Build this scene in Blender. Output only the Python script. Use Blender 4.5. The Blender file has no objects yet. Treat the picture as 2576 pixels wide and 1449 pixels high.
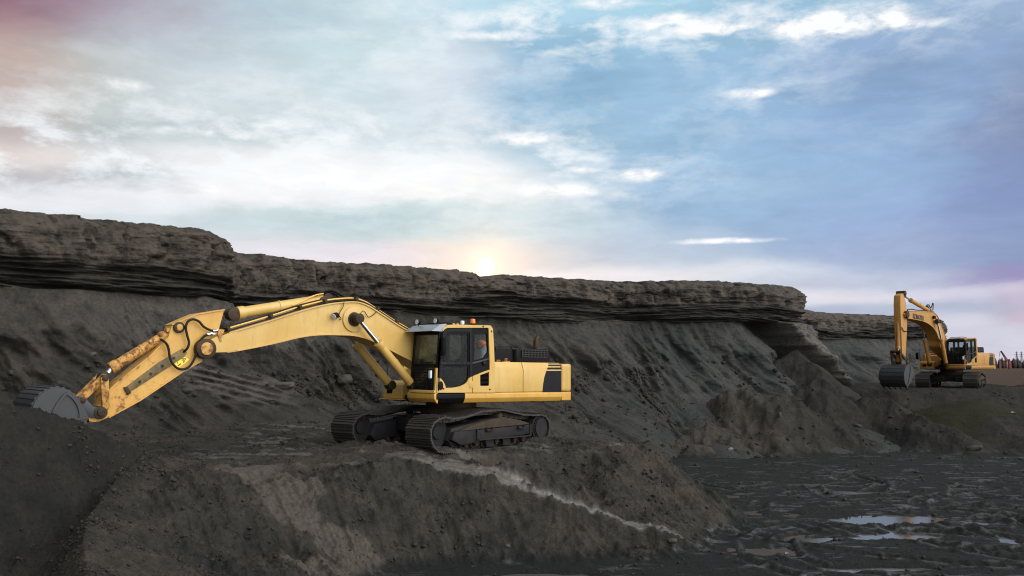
import bpy, bmesh, math, random
import numpy as np
from mathutils import Vector, Matrix
from mathutils.geometry import tessellate_polygon
R = math.radians
random.seed(7)
scene = bpy.context.scene
COL = scene.collection

# ------------------------------------------------------------------ camera
EYE = 4.1                      # eye height over the pit floor
FOC = 3657.0                   # focal length in photograph pixels (4096 wide)
PITCH = math.atan(303 / FOC)
cam_d = bpy.data.cameras.new('camera'); cam = bpy.data.objects.new('camera', cam_d)
COL.objects.link(cam); scene.camera = cam
cam.location = (0, 0, EYE); cam.rotation_euler = (R(90) + PITCH, 0, 0)
cam_d.sensor_width = 36; cam_d.lens = 36 * FOC / 4096
cam_d.clip_start = 0.1; cam_d.clip_end = 6000
cam_d.dof.use_dof = True; cam_d.dof.focus_distance = 23.5; cam_d.dof.aperture_fstop = 2.2

# ------------------------------------------------------------------ world
SUN_AZ, SUN_EL = R(-1.64), R(6.05)
world = bpy.data.worlds.new('World'); scene.world = world; world.use_nodes = True
nt = world.node_tree; nt.nodes.clear()

def ND(tree, typ, **kw):
    n = tree.nodes.new(typ)
    for k, v in kw.items(): setattr(n, k, v)
    return n

def plug(tree, sock, v):
    if isinstance(v, bpy.types.NodeSocket): tree.links.new(v, sock)
    elif v is not None: sock.default_value = v

def M(tree, op, a, b=None, c=None, clamp=False):
    n = ND(tree, 'ShaderNodeMath', operation=op, use_clamp=clamp)
    for i, v in enumerate((a, b, c)):
        if v is not None: plug(tree, n.inputs[i], v)
    return n.outputs[0]

def VM(tree, op, a, b=None, scale=None):
    n = ND(tree, 'ShaderNodeVectorMath', operation=op)
    plug(tree, n.inputs[0], a)
    if b is not None: plug(tree, n.inputs[1], b)
    if scale is not None: plug(tree, n.inputs['Scale'], scale)
    return n.outputs['Value'] if op in ('DOT_PRODUCT', 'LENGTH') else n.outputs['Vector']

def noise(tree, vec, scale, detail=4, rough=.5, dist=0, out='Fac'):
    n = ND(tree, 'ShaderNodeTexNoise')
    if vec is not None: tree.links.new(vec, n.inputs['Vector'])
    n.inputs['Scale'].default_value = scale; n.inputs['Detail'].default_value = detail
    n.inputs['Roughness'].default_value = rough; n.inputs['Distortion'].default_value = dist
    return n.outputs[out]

def srgb(r, g, b):
    f = lambda c: (c / 255 / 12.92) if c <= 10 else ((c / 255 + .055) / 1.055) ** 2.4
    return (f(r), f(g), f(b))

def angles(x, y):              # a point of the sky, measured on a 2576-wide print, as azimuth and elevation
    u = (x - 1288) / 2300.; w = (724.5 - y) / 2300.
    cp, sp = math.cos(PITCH), math.sin(PITCH)
    d = Vector((u, cp - w * sp, sp + w * cp)).normalized()
    return math.atan2(d.x, d.y), math.asin(d.z)

tc = ND(nt, 'ShaderNodeTexCoord'); sep = ND(nt, 'ShaderNodeSeparateXYZ'); nt.links.new(tc.outputs['Generated'], sep.inputs[0])
az = M(nt, 'ARCTAN2', sep.outputs[0], sep.outputs[1]); el = M(nt, 'ARCSINE', sep.outputs[2])
comb = ND(nt, 'ShaderNodeCombineXYZ'); nt.links.new(az, comb.inputs[0]); nt.links.new(el, comb.inputs[1])
q0 = comb.outputs[0]
stretch = VM(nt, 'MULTIPLY', q0, (1.0, 2.6, 1.0))
w1 = VM(nt, 'MULTIPLY', VM(nt, 'SUBTRACT', noise(nt, stretch, 5.0, 7, .58, .2, 'Color'), (.5, .5, .5)), (.15, .045, 0))
q = VM(nt, 'ADD', q0, w1)
SKY = [  # x, y, rgb, sigma x, sigma y (print pixels)
 (0,0,(140,98,118),150,60),(250,5,(160,132,152),160,50),(0,170,(196,158,148),110,90),(150,200,(196,198,194),170,90),
 (420,70,(188,200,210),170,80),(720,30,(182,204,216),170,70),(0,300,(186,172,172),90,60),(300,300,(203,213,214),200,70),(600,230,(214,225,231),200,90),
 (900,120,(208,228,234),190,90),(1120,200,(226,233,241),120,110),(1020,330,(216,229,236),180,60),(800,425,(255,255,255),300,46),
 (420,375,(240,238,243),200,30),(60,380,(246,236,232),130,28),(60,440,(172,172,180),110,24),(320,435,(186,196,200),85,24),
 (200,492,(242,242,247),190,26),(600,475,(253,251,254),260,22),(1050,480,(255,255,255),260,24),(1150,435,(255,255,255),260,50),(620,335,(190,208,212),130,18),(600,565,(204,218,223),240,36),(950,545,(196,217,222),220,32),
 (1350,565,(208,224,231),170,40),(800,640,(238,230,238),260,24),(500,610,(222,226,232),200,30),(1222,650,(238,226,216),190,36),(1560,640,(206,214,226),170,40),
 (1560,692,(255,244,242),240,18),(1850,690,(214,222,233),200,26),(2060,750,(232,230,238),200,14),(2120,712,(196,202,220),200,16),(2400,740,(214,212,230),160,12),
 (2250,770,(180,190,212),260,12),(2550,700,(156,144,190),90,18),(2500,840,(210,210,224),140,44),(2575,765,(205,180,200),60,24),(2250,630,(166,180,211),190,50),
 (2520,480,(134,152,194),110,120),(2570,280,(128,140,174),90,100),(2380,170,(144,170,206),170,90),(1340,210,(146,186,216),130,100),
 (1400,110,(150,190,216),150,40),(1700,330,(157,193,223),230,120),(1900,480,(158,190,221),240,100),(2150,330,(150,180,216),180,110),
 (1400,390,(176,206,222),110,60),(1250,20,(186,220,236),170,50),(1560,30,(176,216,236),140,40),(2050,20,(156,194,220),250,40),(2450,30,(160,184,214),160,40),
 (1720,610,(180,198,220),170,40),(2150,540,(156,178,217),200,60)]
accC = None; accW = None
for (x, y, c, sx, sy) in SKY:
    a, e = angles(x, y)
    d = VM(nt, 'MULTIPLY', VM(nt, 'SUBTRACT', q, (a, e, 0)), (2300 / sx * .88, 2300 / sy * .88, 0))
    w = M(nt, 'EXPONENT', M(nt, 'MULTIPLY', VM(nt, 'DOT_PRODUCT', d, d), -1.0))
    cs = VM(nt, 'SCALE', srgb(*c), scale=w)
    accC = cs if accC is None else VM(nt, 'ADD', accC, cs)
    accW = w if accW is None else M(nt, 'ADD', accW, w)
# rest of dome: Nishita sky, with a bright lobe added behind right as fill
nish = ND(nt, 'ShaderNodeTexSky', sky_type='NISHITA'); nish.sun_disc = False
nish.sun_elevation = SUN_EL; nish.sun_rotation = SUN_AZ; nish.dust_density = 2.0
BACK = Vector((.68, -.50, .58)).normalized()
lobe = M(nt, 'MAXIMUM', VM(nt, 'DOT_PRODUCT', tc.outputs['Generated'], tuple(BACK)), 0)
lobe = M(nt, 'POWER', lobe, 4.0)
cl = noise(nt, tc.outputs['Generated'], 2.2, 5, .55)
lum = M(nt, 'MULTIPLY', M(nt, 'ADD', M(nt, 'MULTIPLY', lobe, 4.9), .25), M(nt, 'ADD', M(nt, 'MULTIPLY', cl, .7), .65))
dome = VM(nt, 'ADD', VM(nt, 'SCALE', (1.0, .985, .96), scale=lum), VM(nt, 'SCALE', nish.outputs[0], scale=.08))
K0 = .0003
tot = M(nt, 'ADD', accW, K0)
skyc = VM(nt, 'SCALE', VM(nt, 'ADD', accC, VM(nt, 'SCALE', dome, scale=K0)), scale=M(nt, 'DIVIDE', 1.0, tot))
# fine cloud streaks
fb = noise(nt, VM(nt, 'MULTIPLY', q, (1.0, 3.6, 1.0)), 16.0, 7, .6, .3)
skyc = VM(nt, 'SCALE', skyc, scale=M(nt, 'ADD', M(nt, 'MULTIPLY', M(nt, 'SUBTRACT', fb, .5), .30), 1.0))
# broken cloud: bright breaks and grey-teal veils, each kept to its own part of the sky
def region(L):
    acc = None
    for (x, y, sx, sy, k) in L:
        a, e = angles(x, y)
        d = VM(nt, 'MULTIPLY', VM(nt, 'SUBTRACT', q, (a, e, 0)), (2300 / sx * .7, 2300 / sy * .7, 0))
        w = M(nt, 'MULTIPLY', M(nt, 'EXPONENT', M(nt, 'MULTIPLY', VM(nt, 'DOT_PRODUCT', d, d), -1.0)), k)
        acc = w if acc is None else M(nt, 'ADD', acc, w)
    return acc
nb = noise(nt, VM(nt, 'MULTIPLY', q0, (1.0, 2.3, 1.0)), 11.0, 9, .64, .15)
nd = noise(nt, VM(nt, 'ADD', VM(nt, 'MULTIPLY', q0, (1.0, 3.4, 1.0)), (3.1, 1.7, 0)), 7.0, 8, .6, .15)
fb_ = M(nt, 'MULTIPLY', M(nt, 'MULTIPLY', M(nt, 'SUBTRACT', nb, .47), 6.0, clamp=True), region([(1750,50,330,55,.9),(2250,60,260,45,.45),(1330,60,220,50,.65),(320,220,260,80,.15),(700,330,520,60,.6),(1930,235,150,35,.5),(1250,440,300,70,1),(600,420,500,60,.9),(200,400,260,60,.9),(950,180,300,110,.35),(1450,160,150,40,.15),(2400,280,240,50,.15)]), clamp=True)
fd_ = M(nt, 'MULTIPLY', M(nt, 'MULTIPLY', M(nt, 'SUBTRACT', nd, .48), 6.0, clamp=True), region([(950,320,420,50,.5),(420,320,260,50,.5),(150,440,260,34,.8),(900,540,520,44,.8),(500,90,420,90,.2),(1500,260,260,120,.5),(2250,230,380,140,.6),(2350,700,300,60,.4),(1700,560,300,60,.35),(650,200,300,60,.15)]), clamp=True)
mx = ND(nt, 'ShaderNodeMix', data_type='RGBA'); nt.links.new(M(nt, 'MULTIPLY', fb_, .85), mx.inputs['Factor']); nt.links.new(skyc, mx.inputs['A']); mx.inputs['B'].default_value = (.93, .97, 1.0, 1)
skyc = VM(nt, 'MULTIPLY', mx.outputs['Result'], VM(nt, 'SUBTRACT', (1, 1, 1), VM(nt, 'SCALE', (.20, .17, .15), scale=fd_)))
# separate bright little clouds
acc = None
for (x, y, sx, sy, k) in [(1680,55,70,16,1.2),(1800,72,70,14,1.1),(2080,60,105,26,1.5),(2260,30,26,20,.8),(2300,58,60,9,.8),(1895,231,52,9,1.2),(1330,350,75,13,1.1),
                          (1470,425,40,7,.9),(1610,438,52,12,1.1),(1400,478,110,15,1.2),(1815,606,95,6,1.1),(1250,92,120,10,.8),(320,215,55,14,.7),(1520,5,60,12,1),(520,330,120,10,.7)]:
    a, e = angles(x, y)
    d = VM(nt, 'MULTIPLY', VM(nt, 'SUBTRACT', VM(nt, 'ADD', q0, VM(nt, 'SCALE', w1, scale=.28)), (a, e, 0)), (2300 / sx * .8, 2300 / sy * .8, 0))
    w = M(nt, 'MULTIPLY', M(nt, 'EXPONENT', M(nt, 'MULTIPLY', VM(nt, 'DOT_PRODUCT', d, d), -1.0)), k)
    acc = w if acc is None else M(nt, 'ADD', acc, w)
fb2 = noise(nt, VM(nt, 'MULTIPLY', q0, (1.0, 2.2, 1.0)), 34.0, 8, .62, .2)
m = M(nt, 'MULTIPLY', M(nt, 'SUBTRACT', M(nt, 'MULTIPLY', acc, M(nt, 'ADD', M(nt, 'MULTIPLY', fb2, 3.4), -.85)), .16), 1.25, clamp=True)
mx = ND(nt, 'ShaderNodeMix', data_type='RGBA'); nt.links.new(m, mx.inputs['Factor']); nt.links.new(skyc, mx.inputs['A']); mx.inputs['B'].default_value = (.98, .99, 1.0, 1)
skyc = mx.outputs['Result']
# the sun's disc and aureole
sd = Vector((math.sin(SUN_AZ) * math.cos(SUN_EL), math.cos(SUN_AZ) * math.cos(SUN_EL), math.sin(SUN_EL)))
ang = M(nt, 'ARCCOSINE', M(nt, 'MINIMUM', VM(nt, 'DOT_PRODUCT', tc.outputs['Generated'], tuple(sd)), 1.0))
disc = M(nt, 'MULTIPLY', M(nt, 'SUBTRACT', 1.0, M(nt, 'MULTIPLY', ang, 1 / R(.55)), clamp=True), 90.0)
halo = M(nt, 'EXPONENT', M(nt, 'MULTIPLY', M(nt, 'MULTIPLY', ang, 1 / R(1.9)), -1.0))
skyc = VM(nt, 'ADD', skyc, VM(nt, 'ADD', VM(nt, 'SCALE', (1, .8, .5), scale=disc), VM(nt, 'SCALE', (.62, .36, .14), scale=halo)))
bg = ND(nt, 'ShaderNodeBackground'); nt.links.new(skyc, bg.inputs[0]); bg.inputs[1].default_value = 1.0
wo = ND(nt, 'ShaderNodeOutputWorld'); nt.links.new(bg.outputs[0], wo.inputs[0])
world.cycles.sampling_method = 'MANUAL'; world.cycles.sample_map_resolution = 512

sl = bpy.data.lights.new('sun', 'SUN'); so = bpy.data.objects.new('sun', sl); COL.objects.link(so)
sl.energy = 2.2; sl.angle = R(.5); sl.color = (1, .62, .32)
so.rotation_euler = (-sd).to_track_quat('-Z', 'Y').to_euler()

scene.view_settings.view_transform = 'Standard'; scene.view_settings.look = 'None'
scene.cycles.filter_width = 1.1
scene.view_settings.exposure = 0; scene.view_settings.gamma = 1

# ------------------------------------------------------------------ helpers
def tag(o, label=None, cat=None, group=None, kind=None):
    if label: o['label'] = label
    if cat: o['category'] = cat
    if group: o['group'] = group
    if kind: o['kind'] = kind
    return o

def empty(name, loc=(0, 0, 0), rot=(0, 0, 0)):
    o = bpy.data.objects.new(name, None); COL.objects.link(o); o.location = loc; o.rotation_euler = rot
    o.empty_display_size = .3
    return o

class MB:
    """collects shapes into one mesh; coordinates are forward (a), left (v), up (z) of the machine"""
    def __init__(s): s.bm = bmesh.new(); s.m = 0
    def face(s, vs):
        try:
            f = s.bm.faces.new(vs); f.material_index = s.m; return f
        except ValueError: return None
    def prism(s, prof, v0, v1, bevel=0, holes=(), axis='v', seg=2):
        """outline in the (a,z) plane, thick from v0 to v1"""
        def P(p, v):
            if axis == 'v': return (p[0], v, p[1])
            if axis == 'a': return (v, p[0], p[1])
            return (p[0], p[1], v)
        loops = [list(prof)] + [list(h) for h in holes]
        n0 = len(s.bm.verts)
        la = [[s.bm.verts.new(P(p, v0)) for p in L] for L in loops]
        lb = [[s.bm.verts.new(P(p, v1)) for p in L] for L in loops]
        fs = []
        if holes:
            tris = tessellate_polygon([[Vector((p[0], p[1], 0)) for p in L] for L in loops])
            fa = [v for L in la for v in L]; fb_ = [v for L in lb for v in L]
            for t in tris:
                fs.append(s.face([fa[i] for i in t])); fs.append(s.face([fb_[i] for i in reversed(t)]))
        else:
            fs.append(s.face(la[0])); fs.append(s.face(list(reversed(lb[0]))))
        for A, B in zip(la, lb):
            for i in range(len(A)):
                j = (i + 1) % len(A); fs.append(s.face([A[j], A[i], B[i], B[j]]))
        fs = [f for f in fs if f]
        bmesh.ops.recalc_face_normals(s.bm, faces=fs)
        if bevel and not holes:
            ed = {e for f in fs for e in f.edges if e.is_valid and len(e.link_faces) == 2 and e.calc_face_angle(0) > .5}
            bmesh.ops.bevel(s.bm, geom=list(ed), offset=bevel, segments=seg, profile=.6, affect='EDGES', clamp_overlap=True)
        return s
    def box(s, c, d, rot=None, bevel=0):
        m = Matrix.Translation(c) @ (rot.to_4x4() if rot else Matrix.Identity(4)) @ Matrix.Diagonal((d[0], d[1], d[2], 1))
        r = bmesh.ops.create_cube(s.bm, size=1, matrix=m)
        fs = {f for v in r['verts'] for f in v.link_faces}
        for f in fs: f.material_index = s.m
        if bevel:
            bmesh.ops.bevel(s.bm, geom=list({e for f in fs for e in f.edges}), offset=bevel, segments=2, profile=.6, affect='EDGES', clamp_overlap=True)
        return s
    def cyl(s, p0, p1, r0, r1=None, n=24, bevel=0):
        p0, p1 = Vector(p0), Vector(p1); r1 = r0 if r1 is None else r1
        d = (p1 - p0); qz = d.to_track_quat('Z', 'Y').to_matrix()
        ra = [s.bm.verts.new(p0 + qz @ Vector((math.cos(t) * r0, math.sin(t) * r0, 0))) for t in [2 * math.pi * i / n for i in range(n)]]
        rb = [s.bm.verts.new(p1 + qz @ Vector((math.cos(t) * r1, math.sin(t) * r1, 0))) for t in [2 * math.pi * i / n for i in range(n)]]
        fs = [s.face(list(reversed(ra))), s.face(rb)]
        for i in range(n): fs.append(s.face([ra[i], ra[(i + 1) % n], rb[(i + 1) % n], rb[i]]))
        if bevel:
            ed = {e for f in fs[:2] for e in f.edges}
            bmesh.ops.bevel(s.bm, geom=list(ed), offset=bevel, segments=2, profile=.6, affect='EDGES', clamp_overlap=True)
        return s
    def tube(s, pts, r, n=8, smooth=0):
        pts = [Vector(p) for p in pts]
        if smooth:
            out = []
            P = [pts[0]] + pts + [pts[-1]]
            for i in range(1, len(P) - 2):
                for k in range(smooth):
                    t = k / smooth; a, b, c, d = P[i-1], P[i], P[i+1], P[i+2]
                    out.append(.5 * ((2*b) + (c-a)*t + (2*a-5*b+4*c-d)*t*t + (3*b-a-3*c+d)*t**3))
            pts = out + [pts[-1]]
        prev = None; rings = []; up = Vector((.13, .21, .97))
        for i, p in enumerate(pts):
            t = (pts[min(i+1, len(pts)-1)] - pts[max(i-1, 0)]).normalized()
            if prev is None: prev = up.cross(t).normalized()
            x = (prev - t * prev.dot(t)).normalized(); y = t.cross(x); prev = x
            rings.append([s.bm.verts.new(p + (x * math.cos(2*math.pi*k/n) + y * math.sin(2*math.pi*k/n)) * r) for k in range(n)])
        for A, B in zip(rings, rings[1:]):
            for k in range(n): s.face([A[k], A[(k+1) % n], B[(k+1) % n], B[k]])
        s.face(list(reversed(rings[0]))); s.face(rings[-1])
        return s
    def strip(s, pts, v0, v1, th):
        """a plate following a polyline in the (a,z) plane"""
        pts = [Vector((p[0], 0, p[1])) for p in pts]; rows = []
        for i, p in enumerate(pts):
            t = (pts[min(i+1, len(pts)-1)] - pts[max(i-1, 0)]).normalized(); n = Vector((-t.z, 0, t.x))
            rows.append([s.bm.verts.new(Vector((c.x, v, c.z))) for (c, v) in ((p + n*th/2, v0), (p + n*th/2, v1), (p - n*th/2, v1), (p - n*th/2, v0))])
        fs = []
        for A, B in zip(rows, rows[1:]):
            for k in range(4): fs.append(s.face([A[k], A[(k+1) % 4], B[(k+1) % 4], B[k]]))
        fs += [s.face(rows[0]), s.face(list(reversed(rows[-1])))]
        bmesh.ops.recalc_face_normals(s.bm, faces=[f for f in fs if f])
        return s
    def sphere(s, c, r, sx=1, sy=1, sz=1, seg=20):
        bmesh.ops.create_uvsphere(s.bm, u_segments=seg, v_segments=seg//2, radius=r, matrix=Matrix.Translation(c) @ Matrix.Diagonal((sx, sy, sz, 1)))
        return s
    def build(s, name, mats, parent=None, smooth=.6, label=None, rz=0):
        me = bpy.data.meshes.new(name)
        s.bm.normal_update()
        for f in s.bm.faces: f.smooth = True
        for e in s.bm.edges:
            if len(e.link_faces) != 2 or e.calc_face_angle(0) > smooth: e.smooth = False
        s.bm.to_mesh(me); s.bm.free()
        for m_ in (mats if isinstance(mats, (list, tuple)) else [mats]): me.materials.append(m_)
        o = bpy.data.objects.new(name, me); COL.objects.link(o)
        if parent: o.parent = parent
        if rz: o.rotation_euler.z = rz
        if label: o['label'] = label
        return o

# ------------------------------------------------------------------ materials
def new_mat(name):
    m_ = bpy.data.materials.new(name); m_.use_nodes = True
    t = m_.node_tree; b = t.nodes['Principled BSDF']
    return m_, t, b

def mixc(t, f, a, b):
    n = ND(t, 'ShaderNodeMix', data_type='RGBA')
    plug(t, n.inputs['Factor'], f)
    for s_, v in (('A', a), ('B', b)):
        if isinstance(v, bpy.types.NodeSocket): t.links.new(v, n.inputs[s_])
        else: n.inputs[s_].default_value = (*v, 1)
    return n.outputs['Result']

def ramp(t, f, lo, hi):
    return M(t, 'MULTIPLY', M(t, 'SUBTRACT', f, lo), 1.0 / (hi - lo), clamp=True)

def bump(t, b, h, strength=.5, dist=.02, prev=None):
    n = ND(t, 'ShaderNodeBump'); n.inputs['Strength'].default_value = strength; n.inputs['Distance'].default_value = dist
    t.links.new(h, n.inputs['Height'])
    if prev is not None: t.links.new(prev, n.inputs['Normal'])
    t.links.new(n.outputs[0], b.inputs['Normal']); return n.outputs[0]

def paint(name, base, wear=.3, rough=.42, dirt=(.10, .07, .04), rust=(.16, .055, .018), grad=None):
    m_, t, b = new_mat(name)
    co = ND(t, 'ShaderNodeTexCoord').outputs['Object']
    big = noise(t, co, 1.3, 5, .6); mid = noise(t, co, 8.5, 7, .68, .2); fine = noise(t, co, 45.0, 5, .7)
    streak = noise(t, VM(t, 'MULTIPLY', co, (9, 9, 1.2)), 1.0, 4, .6)
    c = mixc(t, ramp(t, big, .38, .66), tuple(x * 1.0 for x in base), (base[0] * .90, base[1] * .82, base[2] * .62))
    c = mixc(t, M(t, 'MULTIPLY', ramp(t, streak, .52, .85), .35 + wear * .4), c, (base[0] * .6, base[1] * .48, base[2] * .5))
    w = wear
    if grad:                      # wear grows along the arm towards its working end
        sx = ND(t, 'ShaderNodeSeparateXYZ'); t.links.new(co, sx.inputs[0])
        w = M(t, 'ADD', wear, M(t, 'MULTIPLY', ramp(t, sx.outputs[0], grad[0], grad[1]), grad[2]))
    lim = M(t, 'SUBTRACT', .80, M(t, 'MULTIPLY', w, .42)) if grad else .80 - w * .42
    patch = M(t, 'ADD', M(t, 'MULTIPLY', mid, .7), M(t, 'MULTIPLY', fine, .3))
    msk = M(t, 'MULTIPLY', M(t, 'SUBTRACT', patch, lim), 14.0, clamp=True)
    c = mixc(t, msk, c, mixc(t, ramp(t, fine, .4, .6), dirt, rust))
    soft = M(t, 'MULTIPLY', M(t, 'MULTIPLY', M(t, 'SUBTRACT', patch, M(t, 'SUBTRACT', lim, .10)), 5.0, clamp=True), .45)
    c = mixc(t, soft, c, (base[0] * .62, base[1] * .42, base[2] * .3))
    t.links.new(c, b.inputs['Base Color'])
    rr = M(t, 'ADD', M(t, 'MULTIPLY', msk, .35), M(t, 'ADD', M(t, 'MULTIPLY', big, .2), rough - .1))
    t.links.new(rr, b.inputs['Roughness'])
    bump(t, b, M(t, 'ADD', M(t, 'MULTIPLY', msk, -.6), M(t, 'MULTIPLY', big, 1.0)), .25, .01)
    return m_

def plain(name, col, rough=.5, metal=0, var=.25, scale=8, dust=None, dust_amt=.4, bmp=.15, spec=.5):
    m_, t, b = new_mat(name)
    co = ND(t, 'ShaderNodeTexCoord').outputs['Object']
    n1 = noise(t, co, scale, 6, .65)
    c = mixc(t, n1, tuple(x * (1 - var) for x in col), tuple(x * (1 + var) for x in col))
    if dust:
        n2 = noise(t, co, scale * .35, 6, .7, .4)
        c = mixc(t, M(t, 'MULTIPLY', ramp(t, n2, .4, .62), dust_amt), c, dust)
    t.links.new(c, b.inputs['Base Color']); b.inputs['Metallic'].default_value = metal; b.inputs['Specular IOR Level'].default_value = spec
    t.links.new(M(t, 'ADD', M(t, 'MULTIPLY', n1, .25), rough - .12), b.inputs['Roughness'])
    if bmp: bump(t, b, n1, bmp, .01)
    return m_

YB = (.530, .352, .104)
SOILC = (.055, .045, .036)
yellow = paint('yellow_paint', YB, .30)
yellow_boom = paint('boom_paint', YB, .34)
yellow_arm = paint('arm_paint', (.54, .310, .062), .16, grad=(6.0, 8.9, .58), rust=(.05, .028, .014), dirt=(.03, .022, .016))
yellow_worn = paint('worn_cylinder_paint', (.50, .28, .065), .74, rough=.55, dirt=(.018, .015, .013), rust=(.035, .022, .014))
yellow_rail = paint('pipe_paint', (.72, .43, .085), .45)
yellow_deck = paint('deck_paint', (.54, .310, .060), .42)
black_paint = plain('black_paint', (.0045, .0045, .006), .4, 0, .3, 10, (.011, .010, .010), .3, spec=.10)
black_gloss = plain('black_panel', (.004, .0045, .0075), .28, 0, .2, 6, (.014, .014, .018), .3, spec=.16)
grease = plain('greasy_steel', (.025, .02, .016), .45, .2, .4, 14, (.12, .06, .02), .35, spec=.14)
rubber = plain('hose_rubber', (.012, .012, .013), .5, 0, .2, 20, spec=.14)
chrome = plain('chrome_rod', (.62, .66, .72), .18, 1, .05, 5, bmp=0)
steel = plain('bucket_steel', (.030, .032, .039), .5, .2, .3, 5, (.026, .022, .019), .6, .3)
visor_m = plain('visor_metal', (.26, .29, .33), .4, .3, .1, 6)
tracksteel = plain('track_steel', (.040, .038, .037), .36, .35, .5, 14, (.062, .050, .040), .75, .4, spec=.5)
frame_m = plain('track_frame_steel', (.016, .017, .022), .55, .05, .3, 7, (.030, .025, .020), .85, .3, spec=.14)
mud_m = plain('caked_mud', (.050, .038, .029), .95, 0, .35, 9, (.03, .025, .02), .5, .8, spec=.14)
dark_m = plain('dark_interior', (.015, .015, .016), .7, 0, .2, 10, spec=.14)
seat_m = plain('seat_fabric', (.02, .02, .022), .8, 0, .2, 20, spec=.14)
orange_m = plain('orange_plastic', (.75, .16, .02), .4, 0, .08, 5, bmp=0)
cloth_m = plain('grey_cloth', (.34, .38, .44), .85, 0, .15, 12)
lens_m = plain('lamp_lens', (.55, .62, .70), .12, 0, .1, 9, bmp=0)
sticker_m = plain('yellow_sticker', (.80, .60, .05), .45, 0, .05, 5, bmp=0)
sticker_w = plain('pale_sticker', (.55, .62, .70), .45, 0, .1, 9, bmp=0)
ink_m = plain('black_print', (.012, .012, .016), .5, 0, .1, 5, bmp=0)
amber_m, _t, _b = new_mat('amber_lens'); _b.inputs['Base Color'].default_value = (.95, .30, .03, 1); _b.inputs['Roughness'].default_value = .15
_b.inputs['Transmission Weight'].default_value = .35; _b.inputs['Subsurface Weight'].default_value = .3
_n = noise(_t, ND(_t, 'ShaderNodeTexCoord').outputs['Object'], 30, 2); bump(_t, _b, _n, .1, .003)
glass, _t, _b = new_mat('window_glass')
_t.nodes.remove(_b)
_gl = ND(_t, 'ShaderNodeBsdfGlossy'); _gl.inputs['Roughness'].default_value = .03; _gl.inputs['Color'].default_value = (.9, .95, 1, 1)
_tr = ND(_t, 'ShaderNodeBsdfTransparent'); _tr.inputs['Color'].default_value = (.84, .88, .88, 1)
_fr = ND(_t, 'ShaderNodeFresnel'); _fr.inputs['IOR'].default_value = 1.5
_df = ND(_t, 'ShaderNodeBsdfDiffuse'); _df.inputs['Color'].default_value = (.05, .045, .04, 1)
_a = ND(_t, 'ShaderNodeMixShader'); _t.links.new(M(_t, 'MULTIPLY', _fr.outputs[0], .12), _a.inputs[0]); _t.links.new(_tr.outputs[0], _a.inputs[1]); _t.links.new(_gl.outputs[0], _a.inputs[2])
_dn = noise(_t, ND(_t, 'ShaderNodeTexCoord').outputs['Object'], 4, 5, .6)
_b2 = ND(_t, 'ShaderNodeMixShader'); _t.links.new(M(_t, 'MULTIPLY', ramp(_t, _dn, .3, .8), .22), _b2.inputs[0]); _t.links.new(_a.outputs[0], _b2.inputs[1]); _t.links.new(_df.outputs[0], _b2.inputs[2])
_t.links.new(_b2.outputs[0], _t.nodes['Material Output'].inputs[0])

# ------------------------------------------------------------------ numpy noise
_rng = np.random.RandomState(5)
_perm = _rng.permutation(256); _perm = np.concatenate([_perm, _perm, _perm])
_grad = _rng.normal(size=(256, 3)); _grad /= np.linalg.norm(_grad, axis=1)[:, None]; _grad = _grad.astype(np.float32)
def pn(x, y, z=0.0):
    if np.ndim(z) == 0: return pn2(x, y, z)
    return pn3(x, y, z)
_g2 = _rng.normal(size=(256, 2)); _g2 /= np.linalg.norm(_g2, axis=1)[:, None]; _g2 = _g2.astype(np.float32); _gx, _gy = _g2[:, 0].copy(), _g2[:, 1].copy()
def pn2(x, y, z):
    x = np.asarray(x, np.float32) + np.float32(z * 7.31); y = np.asarray(y, np.float32) + np.float32(z * 3.17); x, y = np.broadcast_arrays(x, y)
    xi = np.floor(x).astype(np.int32); yi = np.floor(y).astype(np.int32); xf, yf = x - xi, y - yi
    u = xf * xf * (3 - 2 * xf); v = yf * yf * (3 - 2 * yf); xi &= 255; yi &= 255
    p0, p1 = _perm[xi], _perm[xi + 1]
    def d(p, dy, ax): h = _perm[p + yi + dy]; return _gx[h] * ax + _gy[h] * (yf - dy)
    a = d(p0, 0, xf); b_ = d(p1, 0, xf - 1); c = d(p0, 1, xf); e = d(p1, 1, xf - 1)
    a += u * (b_ - a); c += u * (e - c)
    return (a + v * (c - a)) * np.float32(1.5)
def pn3(x, y, z):
    x = np.asarray(x, np.float32); y = np.asarray(y, np.float32); z = np.asarray(z, np.float32)
    x, y, z = np.broadcast_arrays(x, y, z)
    xi = np.floor(x).astype(np.int32); yi = np.floor(y).astype(np.int32); zi = np.floor(z).astype(np.int32)
    xf, yf, zf = x - xi, y - yi, z - zi
    u, v, w = [t * t * t * (t * (t * 6 - 15) + 10) for t in (xf, yf, zf)]
    out = 0
    for dx in (0, 1):
        for dy in (0, 1):
            for dz in (0, 1):
                h = _perm[_perm[_perm[(xi + dx) & 255] + ((yi + dy) & 255)] + ((zi + dz) & 255)]
                g = _grad[h]
                d = g[..., 0] * (xf - dx) + g[..., 1] * (yf - dy) + g[..., 2] * (zf - dz)
                out = out + d * (u if dx else 1 - u) * (v if dy else 1 - v) * (w if dz else 1 - w)
    return out * 1.4
def fbm(x, y, z=0.0, o=4, gain=.5, lac=2.03, ridge=False):
    a = 1.0; s = 0; f = 1.0; n = 0
    for i in range(o):
        v = pn(x * f + 17.3 * i, y * f - 9.1 * i, z * f + 4.7 * i)
        if ridge: v = 1 - 2 * np.abs(v)
        s = s + a * v; n += a; a *= gain; f *= lac
    return s / n
def sstep(a, b, x):
    t = np.clip((x - a) / (b - a), 0, 1); return t * t * (3 - 2 * t)
def interp(x, xs, ys): return np.interp(x, xs, ys)

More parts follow.
